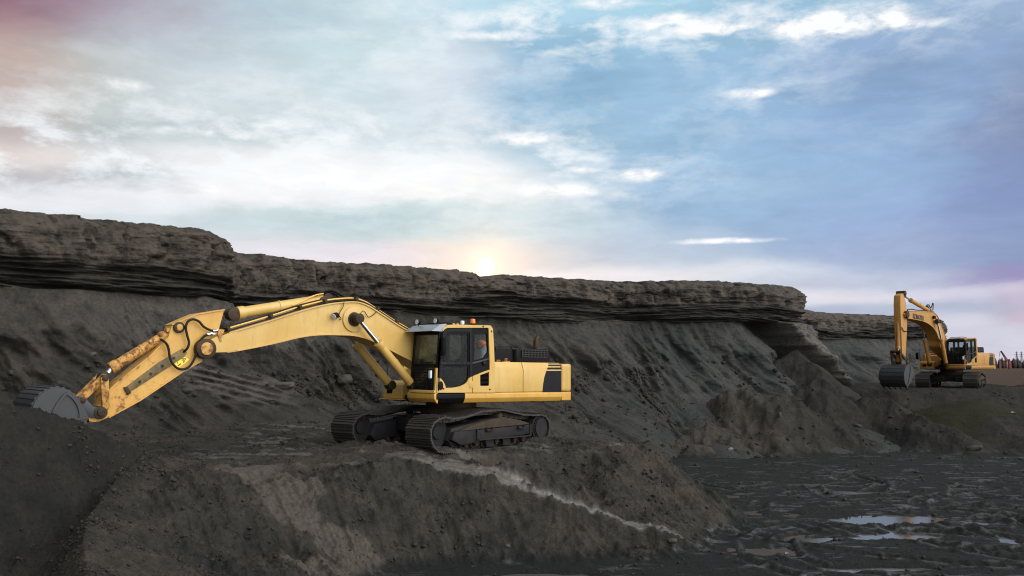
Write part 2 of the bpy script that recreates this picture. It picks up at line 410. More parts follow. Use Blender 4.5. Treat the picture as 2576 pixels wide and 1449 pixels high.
def grid_mesh(name, P, mat, attrs=None, wrap=False):
    """P: rows x cols x 3"""
    r, c = P.shape[:2]
    me = bpy.data.meshes.new(name)
    idx = np.arange(r * c).reshape(r, c)
    q_ = np.stack([idx[:-1, :-1], idx[:-1, 1:], idx[1:, 1:], idx[1:, :-1]], -1).reshape(-1, 4)
    nf = len(q_)
    me.vertices.add(r * c); me.vertices.foreach_set('co', P.reshape(-1).astype(np.float32))
    me.loops.add(nf * 4); me.loops.foreach_set('vertex_index', q_.reshape(-1).astype(np.int32))
    me.polygons.add(nf); me.polygons.foreach_set('loop_start', (np.arange(nf) * 4).astype(np.int32))
    me.polygons.foreach_set('loop_total', np.full(nf, 4, np.int32))
    me.polygons.foreach_set('use_smooth', np.ones(nf, bool))
    me.update(calc_edges=True)
    for k, v in (attrs or {}).items():
        a = me.attributes.new(k, 'FLOAT', 'POINT'); a.data.foreach_set('value', np.ascontiguousarray(v, np.float32).reshape(-1))
    me.materials.append(mat)
    o = bpy.data.objects.new(name, me); COL.objects.link(o); return o

def attr(t, name):
    n = ND(t, 'ShaderNodeAttribute', attribute_name=name); return n.outputs['Fac']

def soil_mat(name, strata=False):
    m_, t, b = new_mat(name)
    co = ND(t, 'ShaderNodeTexCoord').outputs['Object']
    big = noise(t, co, .30, 6, .6, .5); mid = noise(t, co, 1.7, 8, .66, .3); clod = noise(t, co, 11.0, 6, .72, .1); fine = noise(t, co, 40, 5, .75)
    c = mixc(t, ramp(t, big, .36, .64), (.027, .029, .027), (.059, .052, .044))
    c = mixc(t, M(t, 'MULTIPLY', ramp(t, mid, .46, .66), .6), c, (.086, .071, .058))
    c = mixc(t, M(t, 'MULTIPLY', ramp(t, mid, .46, .34), .5), c, (.009, .010, .010))
    if strata:
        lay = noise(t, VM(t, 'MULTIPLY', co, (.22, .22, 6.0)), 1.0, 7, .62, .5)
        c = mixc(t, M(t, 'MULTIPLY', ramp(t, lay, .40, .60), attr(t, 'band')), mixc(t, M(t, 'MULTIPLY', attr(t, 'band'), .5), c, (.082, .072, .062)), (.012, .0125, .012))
        sx = ND(t, 'ShaderNodeSeparateXYZ'); t.links.new(co, sx.inputs[0])
        c = mixc(t, M(t, 'MULTIPLY', ramp(t, sx.outputs[0], -2, 9), M(t, 'SUBTRACT', .62, M(t, 'MULTIPLY', attr(t, 'band'), .5), clamp=True)), c, mixc(t, mid, (.040, .048, .050), (.070, .078, .080)))
        run = noise(t, VM(t, 'MULTIPLY', co, (1.6, 1.6, .30)), 1.0, 7, .65, .3)
        c = mixc(t, M(t, 'MULTIPLY', attr(t, 'pale'), ramp(t, run, .27, .50)), c, (.142, .129, .117))
    else:
        c = mixc(t, attr(t, 'pale'), c, mixc(t, mid, (.085, .073, .063), (.135, .116, .101)))
        c = mixc(t, attr(t, 'olive'), c, mixc(t, mid, (.030, .027, .012), (.060, .052, .022)))
        c = mixc(t, attr(t, 'red'), c, mixc(t, mid, (.026, .017, .013), (.042, .027, .021)))
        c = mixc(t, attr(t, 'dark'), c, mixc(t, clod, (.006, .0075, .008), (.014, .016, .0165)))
    c = mixc(t, ramp(t, clod, .30, .62), mixc(t, .55, c, (.010, .010, .010)), c)  # dips between clods darkened in the colour like shaded crevices
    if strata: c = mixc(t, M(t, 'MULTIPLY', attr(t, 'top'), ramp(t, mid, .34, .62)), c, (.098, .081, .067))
    t.links.new(c, b.inputs['Base Color'])
    if strata: b.inputs['Roughness'].default_value = .95; b.inputs['Specular IOR Level'].default_value = .15
    else:
        w = attr(t, 'wet')
        t.links.new(M(t, 'SUBTRACT', .95, M(t, 'MULTIPLY', w, .76)), b.inputs['Roughness'])
        t.links.new(M(t, 'ADD', M(t, 'MULTIPLY', w, .75), .10), b.inputs['Specular IOR Level'])
    h = M(t, 'ADD', M(t, 'MULTIPLY', mid, .55), M(t, 'ADD', M(t, 'MULTIPLY', clod, .42), M(t, 'MULTIPLY', fine, .12)))
    bn = bump(t, b, h, 1.0, .26 if strata else .19)
    if not strata: t.links.new(M(t, 'SUBTRACT', 1.0, M(t, 'MULTIPLY', attr(t, 'wet'), .72)), bn.node.inputs['Strength'])
    return m_
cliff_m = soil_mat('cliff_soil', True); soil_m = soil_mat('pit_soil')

# ------------------------------------------------------------------ ground
CRATER = dict(zt=-2.08)
def tps_fit(pts, lam=.02):
    P = np.array([(p[0], p[1]) for p in pts], float); z = np.array([p[2] for p in pts], float); n = len(P)
    d = np.linalg.norm(P[:, None] - P[None], axis=2); K = np.where(d > 0, d * d * np.log(d + 1e-9), 0) + lam * np.eye(n)
    A = np.zeros((n + 3, n + 3)); A[:n, :n] = K; A[:n, n] = 1; A[:n, n+1:] = P; A[n, :n] = 1; A[n+1:, :n] = P.T
    return P, np.linalg.solve(A, np.concatenate([z, [0, 0, 0]]))
def tps_eval(fit, x, y):
    P, w = fit; s = w[-3] + w[-2] * x + w[-1] * y
    for (px_, py_), c in zip(P, w):
        d2 = (x - px_) ** 2 + (y - py_) ** 2; s = s + c * .5 * d2 * np.log(d2 + 1e-9)
    return s
T = -2.08
CP = [(-8,22,T),(-8,25,-2),(-5.5,20.6,T),(-5,24,T),(-3.4,20.5,T),(-2.4,21.0,T),(-2.5,24,T),(-1,22.3,T),(0,26,T),(1.2,24.2,T),(2.3,24.8,T),(3.1,24.4,-2.15),(-3,27,T),(-7,28,-1.8),
      (0,29,-3),(3,27.3,-3.2),(5,28,-4.5),(0,34,-4.8),(-5,34,-3),(-10,31,-1.6),(-12,26,-1.8),(-11,22,-1.9),
      (4.3,23.8,-3.0),(5.6,23,-4.15),(7.4,24,-4.9),(7.5,19,-4.9),
      (-2.5,20.2,-2.15),(-.8,20.1,-2.65),(.8,20.1,-3.15),(2.4,20,-3.65),(3.9,19.8,-4.1),(5.3,19,-4.6),
      (1.2,22.2,-2.6),(2.6,22.3,-3.05),(3.8,22,-3.65),(-1.6,18.4,-4.15),(-.2,18.5,-4.25),(1.5,18.8,-4.35),(3,18.4,-4.6),(-2.4,17.4,-4.1),(-1,16,-4.8),
      (-4,17.6,-3.15),(-3,17,-3.85),(-4.8,16,-3.35),(-5,14.4,-3.5),(-6,16,-2.85),(-3,13.5,-4.8),(-4,12,-4.3),(-4.6,19,-2.5),(-6,18.4,-2.3),
      (-8,14,-3.3),(-7.5,13,-3.4),(-9,13,-2.9),(-7.7,15.5,-3.1),(-8.3,16,-2.9),(-6.9,12,-3.5),(-6.2,10,-3.6),(-12,14,-2.4),(-9,19.2,-2.0),(-10.5,18,-1.9),(-9,10,-3),(-3,9,-4.6),(3,12,-5),(8,12,-5)]
FIT = tps_fit(CP)

def seg_field(x, y, pts, k_pos, k_neg=None):
    """tent over a crest line: height at crest minus slope times distance; k_pos on the left of travel"""
    best = np.full(np.shape(x), -99.0)
    for (x0, y0, z0), (x1, y1, z1) in zip(pts, pts[1:]):
        dx, dy = x1 - x0, y1 - y0; L2 = dx*dx + dy*dy
        t = np.clip(((x - x0) * dx + (y - y0) * dy) / L2, 0, 1)
        d = np.hypot(x - x0 - t*dx, y - y0 - t*dy)
        side = (dx * (y - y0) - dy * (x - x0)) > 0
        k = k_pos if k_neg is None else np.where(side, k_pos, k_neg)
        best = np.maximum(best, z0 + t * (z1 - z0) - k * d)
    return best
def smax(a, b, k): 
    h = np.clip(.5 + .5 * (a - b) / k, 0, 1); return b + (a - b) * h + k * h * (1 - h)

BERM = [(-10.4,13.6,-.25),(-9.4,14.5,-.35),(-8.7,15.5,-.64),(-8.25,16.3,-.86),(-7.9,17.0,-1.07),(-7.75,18.0,-1.45),(-7.5,19.0,-1.78)]
RIM = [(-7.5,19.0,-1.78),(-7.35,17.6,-2.02),(-7.1,16.3,-2.16),(-6.6,14.5,-2.43),(-6.07,13.2,-2.52),(-5.2,11.5,-2.67),(-4.4,10,-2.9)]
SPUR = [(16.2,52,.9),(16.8,50,-.33),(18,48,-1.77),(19.25,47,-1.94),(19.9,44,-2.68),(21,42,-3.29),(22,41,-3.8)]
PUD = [(2227,1299,219,20),(2227,1341,200,16),(1880,1283,45,10),(1978,1288,40,10),(2019,1347,90,16),(1913,1378,130,18),(2438,1308,50,12),(2508,1350,40,16),
       (2146,1234,150,6),(1817,1243,80,8),(2120,1185,60,4),(2560,1290,40,8),(2040,1215,120,5),(2400,1225,100,5),(1350,1437,170,9),(2200,1420,260,7)]

RUT = None
def floor_h(x, y):
    """ruts and puddle basins of the pit floor, relative to its level"""
    wx = fbm(x * .12, y * .12, 3, 3) * 3.2
    r = np.sin((y + wx * 1.3 + x * .12) * 4.4) * .5 + np.sin((y * 1.0 + wx * 1.9 - x * .25) * 7.9 + 1.3) * .35
    h = .007 * r * (.35 + fbm(x * .2 + 5, y * .2, 1, 2) * 1.2).clip(0, 1.3)
    h = h + .026 * fbm(x * .9 + y * .1, y * 2.6, 12, 6, .7)
    for (cx, cy, rad, wd) in [(11.4,24.2,2.6,1.6),(13.6,22.5,3.4,1.9),(11.5,25.0,5.6,1.6),(8.8,20.2,3.4,1.2),(15.0,29.0,4.2,2.2),(9.5,32,4.2,2.2),(17,24,5,2.0)]:
        d = np.hypot(x - cx, (y - cy)) + fbm(x * .3, y * .3, cx, 2) * .3 - rad
        th = np.arctan2(y - cy, x - cx) * rad
        brk = sstep(-.25, .15, fbm(x * .35, y * .35, cx + 3, 2))
        for off in (-wd/2, wd/2):
            e = np.abs(d - off)
            RUT[...] = np.maximum(RUT, brk * np.exp(-((e - .28) / .07) ** 2)) if RUT is not None else 0
            h = h + brk * .035 * sstep(.24, .18, e) * np.maximum(0, np.sin(th * 21 + 6 * e))
            h = h + brk * (-.06 * np.exp(-(e / .15) ** 2) + .050 * np.exp(-((e - .28) / .08) ** 2))
    h = h + .026 * fbm(x * 1.8, y * 3.2, 2, 4) + .028 * fbm(x * 4, y * 8, 6, 4, .6)
    h = h + .04 * fbm(x * .35, y * .5, 9, 3)
    for (px_, py_, w_, hh) in PUD:
        D = EYE * 2300. / (py_ - 915.); X = (px_ - 1288) / 2300. * D
        a_ = w_ * D / 2300. / 2; b_ = max(hh * D * D / (2300 * EYE) / 2, .2)
        rr = ((x - X + .6 * fbm(x * .9, y * 2, 4, 3)) / a_) ** 2 + ((y - D + .3 * fbm(x * .8, y, 14, 2)) / b_) ** 2
        h = h - .19 * np.exp(-rr * .8)
    return h + .050

def ground_z(x, y, full=True):
    z = np.full(x.shape, -9.0); ramp_flat = np.zeros(x.shape); steep = np.zeros(x.shape)
    m = (x < 9.6) & (y < 36.5)
    X, Y = x[m], y[m]
    t = tps_eval(FIT, X, Y)
    t = t - 3 * np.clip(sstep(7.3, 9.5, X) + sstep(31, 36, Y) + sstep(10, 8, Y), 0, 1)
    # ramp ledge cut by a bucket
    line = 20.15 + .12 * fbm(X * 1.1, X * 0, 5, 3) + .08 * fbm(X * 4, X * 0, 6, 3)
    zone = sstep(-3.1, -2.3, X) * sstep(4.3, 3.6, X) * sstep(22.5, 20.8, Y)
    t = t + zone * (.34 * sstep(line - .16, line + .02, Y) - .17)
    rw = .42 - .28 * sstep(-.6, 1.2, X) * sstep(3.0, 2.2, X)
    rf = zone * sstep(line - .02, line + .04, Y) * sstep(line + rw + .20 * fbm(X * 1.5, Y * .5, 3, 4), line + rw - .08, Y)
    rf = rf * sstep(-.42, -.18, fbm(X * 2.2 + Y * 3, Y * 9, 64, 4))
    slope = sstep(-2.12, -2.45, t)
    # the bank face breaks into scarps, runnels and crumbled soil running downhill
    down = X * .62 - Y * .78
    runl = fbm((X * .78 + Y * .62) * 2.2, down * .30, 7, 5, .58, ridge=True)
    scar = fbm(X * .42, Y * .42, 12, 5, .58)
    big = fbm(X * .23, Y * .23, 61, 3)
    t = t + slope * (.20 * runl + .52 * scar + .26 * big + .22 * np.tanh(3 * fbm(X * .5, Y * .5, 62, 3)) * .5) * (1 - .75 * rf)
    t = t + .11 * fbm(X * 1.9, Y * 1.9, 14, 6, .66) * (1 - .6 * rf)
    # steep bank under the near track
    bk = 21.15 + .60 * np.maximum(X + 2.3, 0) + .35 * fbm(X * .9, X * 0, 15, 4)
    bz = sstep(-3.5, -2.0, X) * sstep(2.6, 1.6, X)
    t = t - bz * .38 * sstep(bk + .15, bk - .35, Y) * sstep(20.6, 21.1, Y)
    # scoop marks
    sc = np.sin((X * .80 + Y * .60) * 6.4 + fbm(X * .6, Y * .6, 8, 2) * 1.2)
    t = t - .10 * np.exp(-((X + 3.2) / 1.0) ** 2 - ((Y - 17.3) / 1.1) ** 2) * np.maximum(0, np.sign(sc) * np.abs(sc) ** .4)
    t = t - .07 * np.exp(-((X + 4.9) / 1.2) ** 2 - ((Y - 19.6) / .5) ** 2) * np.maximum(0, np.sin((X * .9 - Y * .4) * 9))
    t = np.maximum(t, seg_field(X, Y, BERM, 1.15, 2.3) + .05 * fbm(X * 1.8, Y * 1.8, 20, 5, .6) + .10 * fbm(X * .5, Y * .5, 24, 3) + .05 * np.abs(fbm(X * 6, Y * 6, 27, 2)))
    rimn = .16 * fbm(X * .7, Y * .7, 21, 5, .62) + .12 * fbm(X * 2.2, Y * 2.2, 22, 5, .66)
    t = np.maximum(t, seg_field(X, Y, RIM, .5, 1.5) + rimn)
    t = t + .085 * np.maximum(0, fbm(X * 4.5, Y * 4.5, 23, 4, .6) + .05) * (1 - rf)
    # spoil pushed up round the near machine's tracks
    for (tx, ty, tr_) in ((-3.05,21.95,.55),(-3.9,22.9,.5),(-5.3,23.2,.5),(.45,24.6,.6),(-1.2,22.9,.35)):
        t = t + .16 * np.exp(-((X - tx) ** 2 + (Y - ty) ** 2) / tr_ ** 2 * 1.5) * (1 + fbm(X * 3, Y * 3, 29, 3))
    z[m] = t; ramp_flat[m] = rf
    global RUT
    RUT = np.zeros(x.shape); fl = -EYE + floor_h(x, y)
    base = smax(z, fl, .10)
    hp = y > 36; X, Y = x[hp], y[hp]
    w1_ = fbm(X * .35, Y * .35, 35, 4); w2_ = fbm(X * 1.1, Y * 1.1, 36, 5, .62)
    cone = -1.05 - .56 * np.hypot((X - 11.6) * .85, (Y - 45.2) * .9) + 1.35 * w1_ + .34 * w2_ - .25
    spur = seg_field(X, Y, SPUR, .75, .62) + .6 * fbm(X * .45, Y * .45, 31, 5) + .2 * w2_
    oliv = -1.95 - .40 * (np.sqrt((X - 24.9) ** 2 + ((Y - 50) * .9) ** 2 + 1.2) - 1.1) + .16 * fbm(X * .7, Y * .7, 32, 4)
    dx = np.maximum(np.maximum(20 - X, X - 32.5), 0); dy = np.maximum(np.maximum(54.0 - Y, Y - 70), 0)
    m2 = -1.45 - .55 * np.hypot(dx, dy) + .42 * fbm(X * .4, Y * .4, 33, 6, .62) * sstep(0, 2.5, np.hypot(X - 26.5, Y - 56.5) - 2.5) + .10 * w2_
    low = -2.7 - .22 * np.maximum(0, 47 - Y) - .3 * np.maximum(0, 24 - X) + .5 * w1_ + .15 * w2_
    bb = base[hp]
    for hz in (cone, spur, oliv, m2, low): bb = smax(bb, hz, .34)
    base[hp] = bb
    base = np.where(y > 100, base + (-2.9 - base) * sstep(100, 118, y), base)
    att = {}
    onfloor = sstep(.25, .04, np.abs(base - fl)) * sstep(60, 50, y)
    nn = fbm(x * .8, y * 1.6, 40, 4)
    bowl = sstep(1.1, 0, x + 7.4 + .22 * (y - 16) - .12 * np.maximum(y - 17, 0) + .3 * fbm(x * .8, y * .8, 47, 4)) * sstep(19.6, 18.8, y + .6 * (x + 8))  # shaded inner wall of the bowl, darkened in the soil colour
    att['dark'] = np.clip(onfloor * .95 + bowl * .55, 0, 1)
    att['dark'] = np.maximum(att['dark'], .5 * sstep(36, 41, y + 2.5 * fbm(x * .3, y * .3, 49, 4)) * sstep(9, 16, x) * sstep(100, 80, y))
    platf = sstep(-2.35, -2.15, base) * sstep(19.5, 20.3, y) * sstep(30, 27, y) * sstep(-8, -7, x)
    att['wet'] = np.clip(onfloor * (.10 + .45 * RUT * sstep(-.2, .2, fbm(x * 2.5, y * 2.5, 48, 3)) + .90 * sstep(.10, .34, nn) * sstep(-.05, .25, fbm(x * 1.1, y * 6, 46, 4, .6))) + ramp_flat * 1.0 + platf * .6 * sstep(.05, .3, fbm(x * .5, y * 2.5, 41, 3)), 0, 1)
    pal = 0
    for (cx, cy, sx, sy) in [(-5.4,19.3,1.1,.5),(-4.6,18.8,.9,.5),(-4.3,18.2,.6,.4),(-3.0,17.9,.9,.6),(-2.5,17.3,.75,.5),(-3.1,16.6,1.0,.6)]:
        pal = np.maximum(pal, np.exp(-((x - cx) / sx) ** 2 - ((y - cy) / sy) ** 2))
    att['pale'] = np.clip(sstep(.38, .50, pal + .55 * fbm(x * 1.2, y * 1.2, 44, 6, .62)) * .85 + ramp_flat * .5 * sstep(-.35, .1, fbm(x * 1.6, y * 6, 45, 3)), 0, 1)  # pale slabs; the ramp ledge's wet sheen is also put into the colour
    ol = np.zeros(x.shape); ol[hp] = sstep(-.1, .12, oliv - np.maximum.reduce([fl[hp], m2, spur, low])); att['olive'] = ol
    att['red'] = sstep(92, 100, y)
    return base, att

def ground_piece(X, Y):
    Z, att = ground_z(X, Y); return np.stack([X, Y, Z + EYE], -1), att
QUAL = 1.0
_n = int(1150 * QUAL); rr = np.linspace(8.5 ** -.25, 130 ** -.25, _n) ** -4.0
_n = int(960 * QUAL); aa = np.radians(np.concatenate([np.linspace(-38, -30.2, 40), np.linspace(-30, 30, _n), np.linspace(30.2, 38, 40)]))
rr, aa = np.meshgrid(rr, aa, indexing='ij'); gx, gy = rr * np.sin(aa), rr * np.cos(aa)
P, att = ground_piece(gx, gy)
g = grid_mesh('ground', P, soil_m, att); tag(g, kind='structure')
# water lying in the ruts
W = np.array([[(-2.0, 15, EYE * 0 - .045), (34, 15, -.045)], [(-2.0, 41, -.045), (34, 41, -.045)]], float); W[..., 2] = -.012
water_m, t, b = new_mat('puddle_water'); b.inputs['Base Color'].default_value = (.075, .066, .060, 1); b.inputs['Roughness'].default_value = .12; b.inputs['IOR'].default_value = 1.33
_n = noise(t, ND(t, 'ShaderNodeTexCoord').outputs['Object'], 3, 3); bump(t, b, _n, .08, .01)
w_ = grid_mesh('water', W, water_m); tag(w_, kind='structure')
# the plain out to the horizon
px0 = np.exp(np.linspace(math.log(126), math.log(4500), 60)); pa = np.radians(np.linspace(-60, 60, 200))
rr, aa = np.meshgrid(px0, pa, indexing='ij'); X, Y = rr * np.sin(aa), rr * np.cos(aa)
Z = -2.9 + EYE - .03 + .25 * fbm(X * .03, Y * .03, 2, 3) * sstep(126, 200, rr)
z1 = np.zeros_like(X); pl = grid_mesh('plain', np.stack([X, Y, Z], -1), soil_m, dict(red=z1 + .95, dark=z1, wet=z1, pale=z1, olive=z1)); tag(pl, kind='structure')

# ------------------------------------------------------------------ cliff
def chaikin(p, n=2):
    p = np.array(p, float)
    for _ in range(n):
        a_ = p[:-1] * .75 + p[1:] * .25; b_ = p[:-1] * .25 + p[1:] * .75
        p = np.vstack([p[:1], np.stack([a_, b_], 1).reshape(-1, 2), p[-1:]])
    return p
H = 10580.
def lip(px_, py_): D = H / (915 - py_); return ((px_ - 1288) / 2300 * D, D)
L0 = [(-24, 17), (-19.5, 24.5)] + [lip(*p) for p in [(0,525),(145,533),(300,555),(450,568),(520,583)]]
L0 += [(-10.75, 33.2), (-11.2, 34.6)] + [lip(*p) for p in [(560,628),(650,640),(750,655),(950,662),(1100,675),(1240,686),(1300,693),(1420,698),(1560,707),(1700,705),(1800,708),(1900,712),(1975,719)]]
L0 += [(16.95,54.6),(17.0,55.0),(17.1,57),(18.2,62),(20.0,67),(22.8,74.5),(26.2,80),(29.5,83.5),(33,85),(37,88),(41,90.5),(43.4,93),(44.6,97),(46,106),(50,125),(50,160)]
L0 = chaikin(L0, 2)
sl_ = np.concatenate([[0], np.cumsum(np.hypot(*np.diff(L0, axis=0).T))])
# finer sampling near the viewer
def resample(L, S, step):
    out = [0.0]
    while out[-1] < S[-1]:
        s = out[-1]; D = np.interp(s, S, L[:, 1]); out.append(s + step * max(D, 20) / 30.)
    s = np.array(out[:-1]); return s, np.stack([np.interp(s, S, L[:, 0]), np.interp(s, S, L[:, 1])], -1)
S, LP = resample(L0, sl_, .055 / QUAL)
tan = np.gradient(LP, axis=0); k_ = 41; ker = np.ones(k_) / k_
tan = np.stack([np.convolve(np.pad(tan[:, i], k_//2, 'edge'), ker, 'valid') for i in (0, 1)], -1)
tan /= np.linalg.norm(tan, axis=1)[:, None]; NRM = np.stack([tan[:, 1], -tan[:, 0]], -1)      # towards the viewer
zt = np.concatenate([np.linspace(0, 1, int(130 * QUAL))[:-1] * 2.5, 2.5 + np.linspace(0, 1, int(150 * QUAL)) * 6.9])   # depth below the lip
hh = 4.6 - zt                                                                                    # height over the eye
SS, HH = np.meshgrid(S, hh, indexing='ij'); DD = LP[:, 1][:, None] + 0 * HH; XX = LP[:, 0][:, None] + 0 * HH
left = sstep(34, 27, DD)
o_right = interp(HH, [-4.9,-4.1,-3,-1.5,0,1.2,2.1,2.3,2.6,3.4,4.1,4.6], [11.5,9.6,6.0,2.7,1.15,.60,.42,.34,.55,.35,.30,0])
o_left = interp(HH, [-4.9,-2.6,-2.1,-1,0,1.2,2.0,2.25,2.6,3.4,4.1,4.6], [7.5,6.2,5.2,3.3,2.1,1.2,.72,.5,.75,.6,.35,0])
o = o_right * (1 - left) + o_left * left
s_cor = S[np.argmin(np.hypot(LP[:, 0] - 16.95, LP[:, 1] - 54.6))]; s_far = S[np.argmin(np.hypot(LP[:, 0] - 29.5, LP[:, 1] - 83.5))]
return_ = sstep(s_cor - 1.3, s_cor + .5, SS) * sstep(s_far + 2, s_far - 3, SS)
o = np.where(HH < 2.2, o * (1 - .85 * return_), o)
bandz = 2.25 + .34 * fbm(SS * .25, 0 * SS, 3, 3)
band = sstep(bandz - .04, bandz + .04, HH)
low_ = 1 - band
lam = sstep(3.45, 3.0, HH + 1.1 * fbm(SS * .14, HH * .3, 33, 4)) * band          # laminated lower part, massive upper part
Hw = HH + .35 * fbm(SS * .10, HH * .3, 8, 3) + SS * .004
o = o + band * (.42 * fbm(SS * .20, HH * .9, 1, 5, .55) + .16 * fbm(SS * .9, HH * 1.4, 2, 5, .62))
st = fbm(SS * .10, Hw * 2.6, 4, 3); st2 = fbm(SS * .30, Hw * 7.5, 5, 4, .62)
o = o + lam * (.24 * np.tanh(st * 5) + .17 * np.tanh(st2 * 4) + .06 * fbm(SS * 1.4, Hw * 12, 6, 3))
o = o - lam * .36 * sstep(.12, .35, fbm(SS * .14, Hw * 1.4, 37, 4)) + lam * .16 * fbm(SS * .8, HH * 2.5, 38, 5, .62) 
top_ = band * (1 - lam)
o = o + top_ * (.46 * fbm(SS * .75, HH * .38, 21, 6, .64, ridge=True) + .14 * fbm(SS * 2.2, HH * 2.2, 23, 5, .62) + .03 * np.tanh(fbm(SS * .35, Hw * 5, 22, 4) * 5))
cr = np.abs(fbm(SS * .55, HH * .35, 9, 4)); o = o - top_ * .22 * np.exp(-(cr / .04) ** 2)
o = o + .35 * fbm(SS * .09, 0 * SS, 13, 3) * sstep(.5, 2.2, HH) + band * .35 * np.tanh(4 * fbm(SS * .16, 0 * SS, 14, 3))*.5
o = o - sstep(4.30, 4.6, HH) * .30 * (1 - .5 * fbm(SS * 2, 0 * SS, 2, 2))
# gullies, slumped aprons and lumps on the soft face below
gul = fbm(SS * .34 + .22 * HH, HH * .12, 15, 5, .6, ridge=True); amp = sstep(2.2, .3, HH)
gul2 = fbm(SS * 1.5 + .5 * HH, HH * .30, 25, 5, .62, ridge=True)
rc_ = 1 - .7 * sstep(s_cor - 1.3, s_cor + .5, SS) * sstep(s_far + 2, s_far - 3, SS)
o = o + low_ * rc_ * (1.25 * gul * amp + .22 * gul2 + 1.7 * amp * fbm(SS * .12, HH * .22, 16, 4) + .34 * fbm(SS * .6, HH * .6, 17, 6, .62) + .22 * amp * np.tanh(3 * fbm(SS * .3, HH * .5, 28, 4)) + .12 * fbm(SS * 3, HH * 3, 27, 4, .6))
# the buttress under the end of the near cliff and the slump below it
s_end = s_cor - .3
edge = s_end - 2.4 + .55 * (2.3 - HH) + .25 * fbm(HH * .8, 0 * HH, 6, 3)
butt = sstep(edge - .25, edge + .25, SS) * sstep(s_end + 5, s_end + 1, SS)
o = o + low_ * butt * (.34 * fbm(SS * .9, HH * 1.1, 51, 5, .62, ridge=True) + .16 * np.tanh(3 * fbm(SS * .6, HH * 2.2, 52, 4)))
o = o + low_ * butt * (1 - .55 * return_) * (.7 + .34 * (2.3 - HH)).clip(0, 2.0) - low_ * sstep(edge - 3.4, edge - .1, SS) * (1 - sstep(edge - .25, edge + .25, SS)) * 2.0
sunx = np.exp(-((XX + 1.32) / .55) ** 2)  # notch added in the lip so the sun's disc shows through
gm = np.exp(-(((SS - 19.0) * .85 - (HH + .65) * .5) / 1.0) ** 4 - (((HH + .65) + (SS - 19.0) * .45) / .50) ** 4)
gw = (HH + .65) + (SS - 19.0) * .50 + .10 * (SS - 19) ** 2
o = o + gm * .13 * np.sign(np.sin(gw * 26)) * np.abs(np.sin(gw * 26)) ** .5
slab = np.exp(-((SS - 20.5) / .55) ** 4 - ((HH + .75 + .3 * (SS - 20.5)) / .22) ** 4) + np.exp(-((SS - 18.2) / .5) ** 4 - ((HH + .05) / .16) ** 4)
o = o + .12 * slab
topn = -.16 * sunx + .055 * fbm(SS * 1.3, 0 * SS, 40, 5, .6) + .05 * np.maximum(0, fbm(SS * 5, 0 * SS, 42, 3) - .15)
wgt = sstep(3.9, 4.6, HH)
PX = XX + NRM[:, 0][:, None] * o; PY = DD + NRM[:, 1][:, None] * o
PZ = HH + topn * wgt * (1 + DD / 60) + .05 * fbm(SS * .7, HH * 2, 44, 3) * (1 - wgt)
# top sheet running back from the lip
back = np.array([40, 14, 5, 1.6, .5]); bk = np.array([-.25, .97])
TX = LP[:, 0][:, None] - NRM[:, 0][:, None] * np.minimum(back, 1.6)[None] + bk[0] * np.maximum(back - 1.6, 0)[None]
TY = LP[:, 1][:, None] - NRM[:, 1][:, None] * np.minimum(back, 1.6)[None] + bk[1] * np.maximum(back - 1.6, 0)[None]
TZ = PZ[:, :1] + np.array([-.1, 0, .0, .0, .01])[None] + .03 * fbm(TX * 1.2, TY * 1.2, 3, 3)
Pc = np.stack([np.hstack([TX, PX]), np.hstack([TY, PY]), np.hstack([TZ, PZ]) + EYE], -1)
pz = np.hstack([TZ * 0, low_ * (.25 + .75 * sstep(-1.8, .8, HH)) * (.35 + .65 * sstep(-.1, .3, fbm(SS * .12, HH * .4, 50, 3)))])
# lit face of the sand buttress painted pale; bare pale sand patch at left
pale = np.hstack([TZ * 0, np.clip(low_ * butt * sstep(-2.6, -.5, HH), 0, 1)]); 
patchl = np.hstack([TZ * 0, low_ * sstep(.2, 1.0, HH) * np.exp(-((XX + 10.8) / 2.6) ** 2)])
pa_ = np.clip(pz * .20 + pale * .85 + patchl * .45 + np.hstack([TZ * 0, gm * .75 + slab * .8]), 0, 1)
bd = np.hstack([TZ * 0, band])
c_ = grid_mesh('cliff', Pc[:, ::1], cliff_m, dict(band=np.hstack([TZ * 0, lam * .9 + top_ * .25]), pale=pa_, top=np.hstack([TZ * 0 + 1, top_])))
c_.data.flip_normals(); tag(c_, kind='structure')

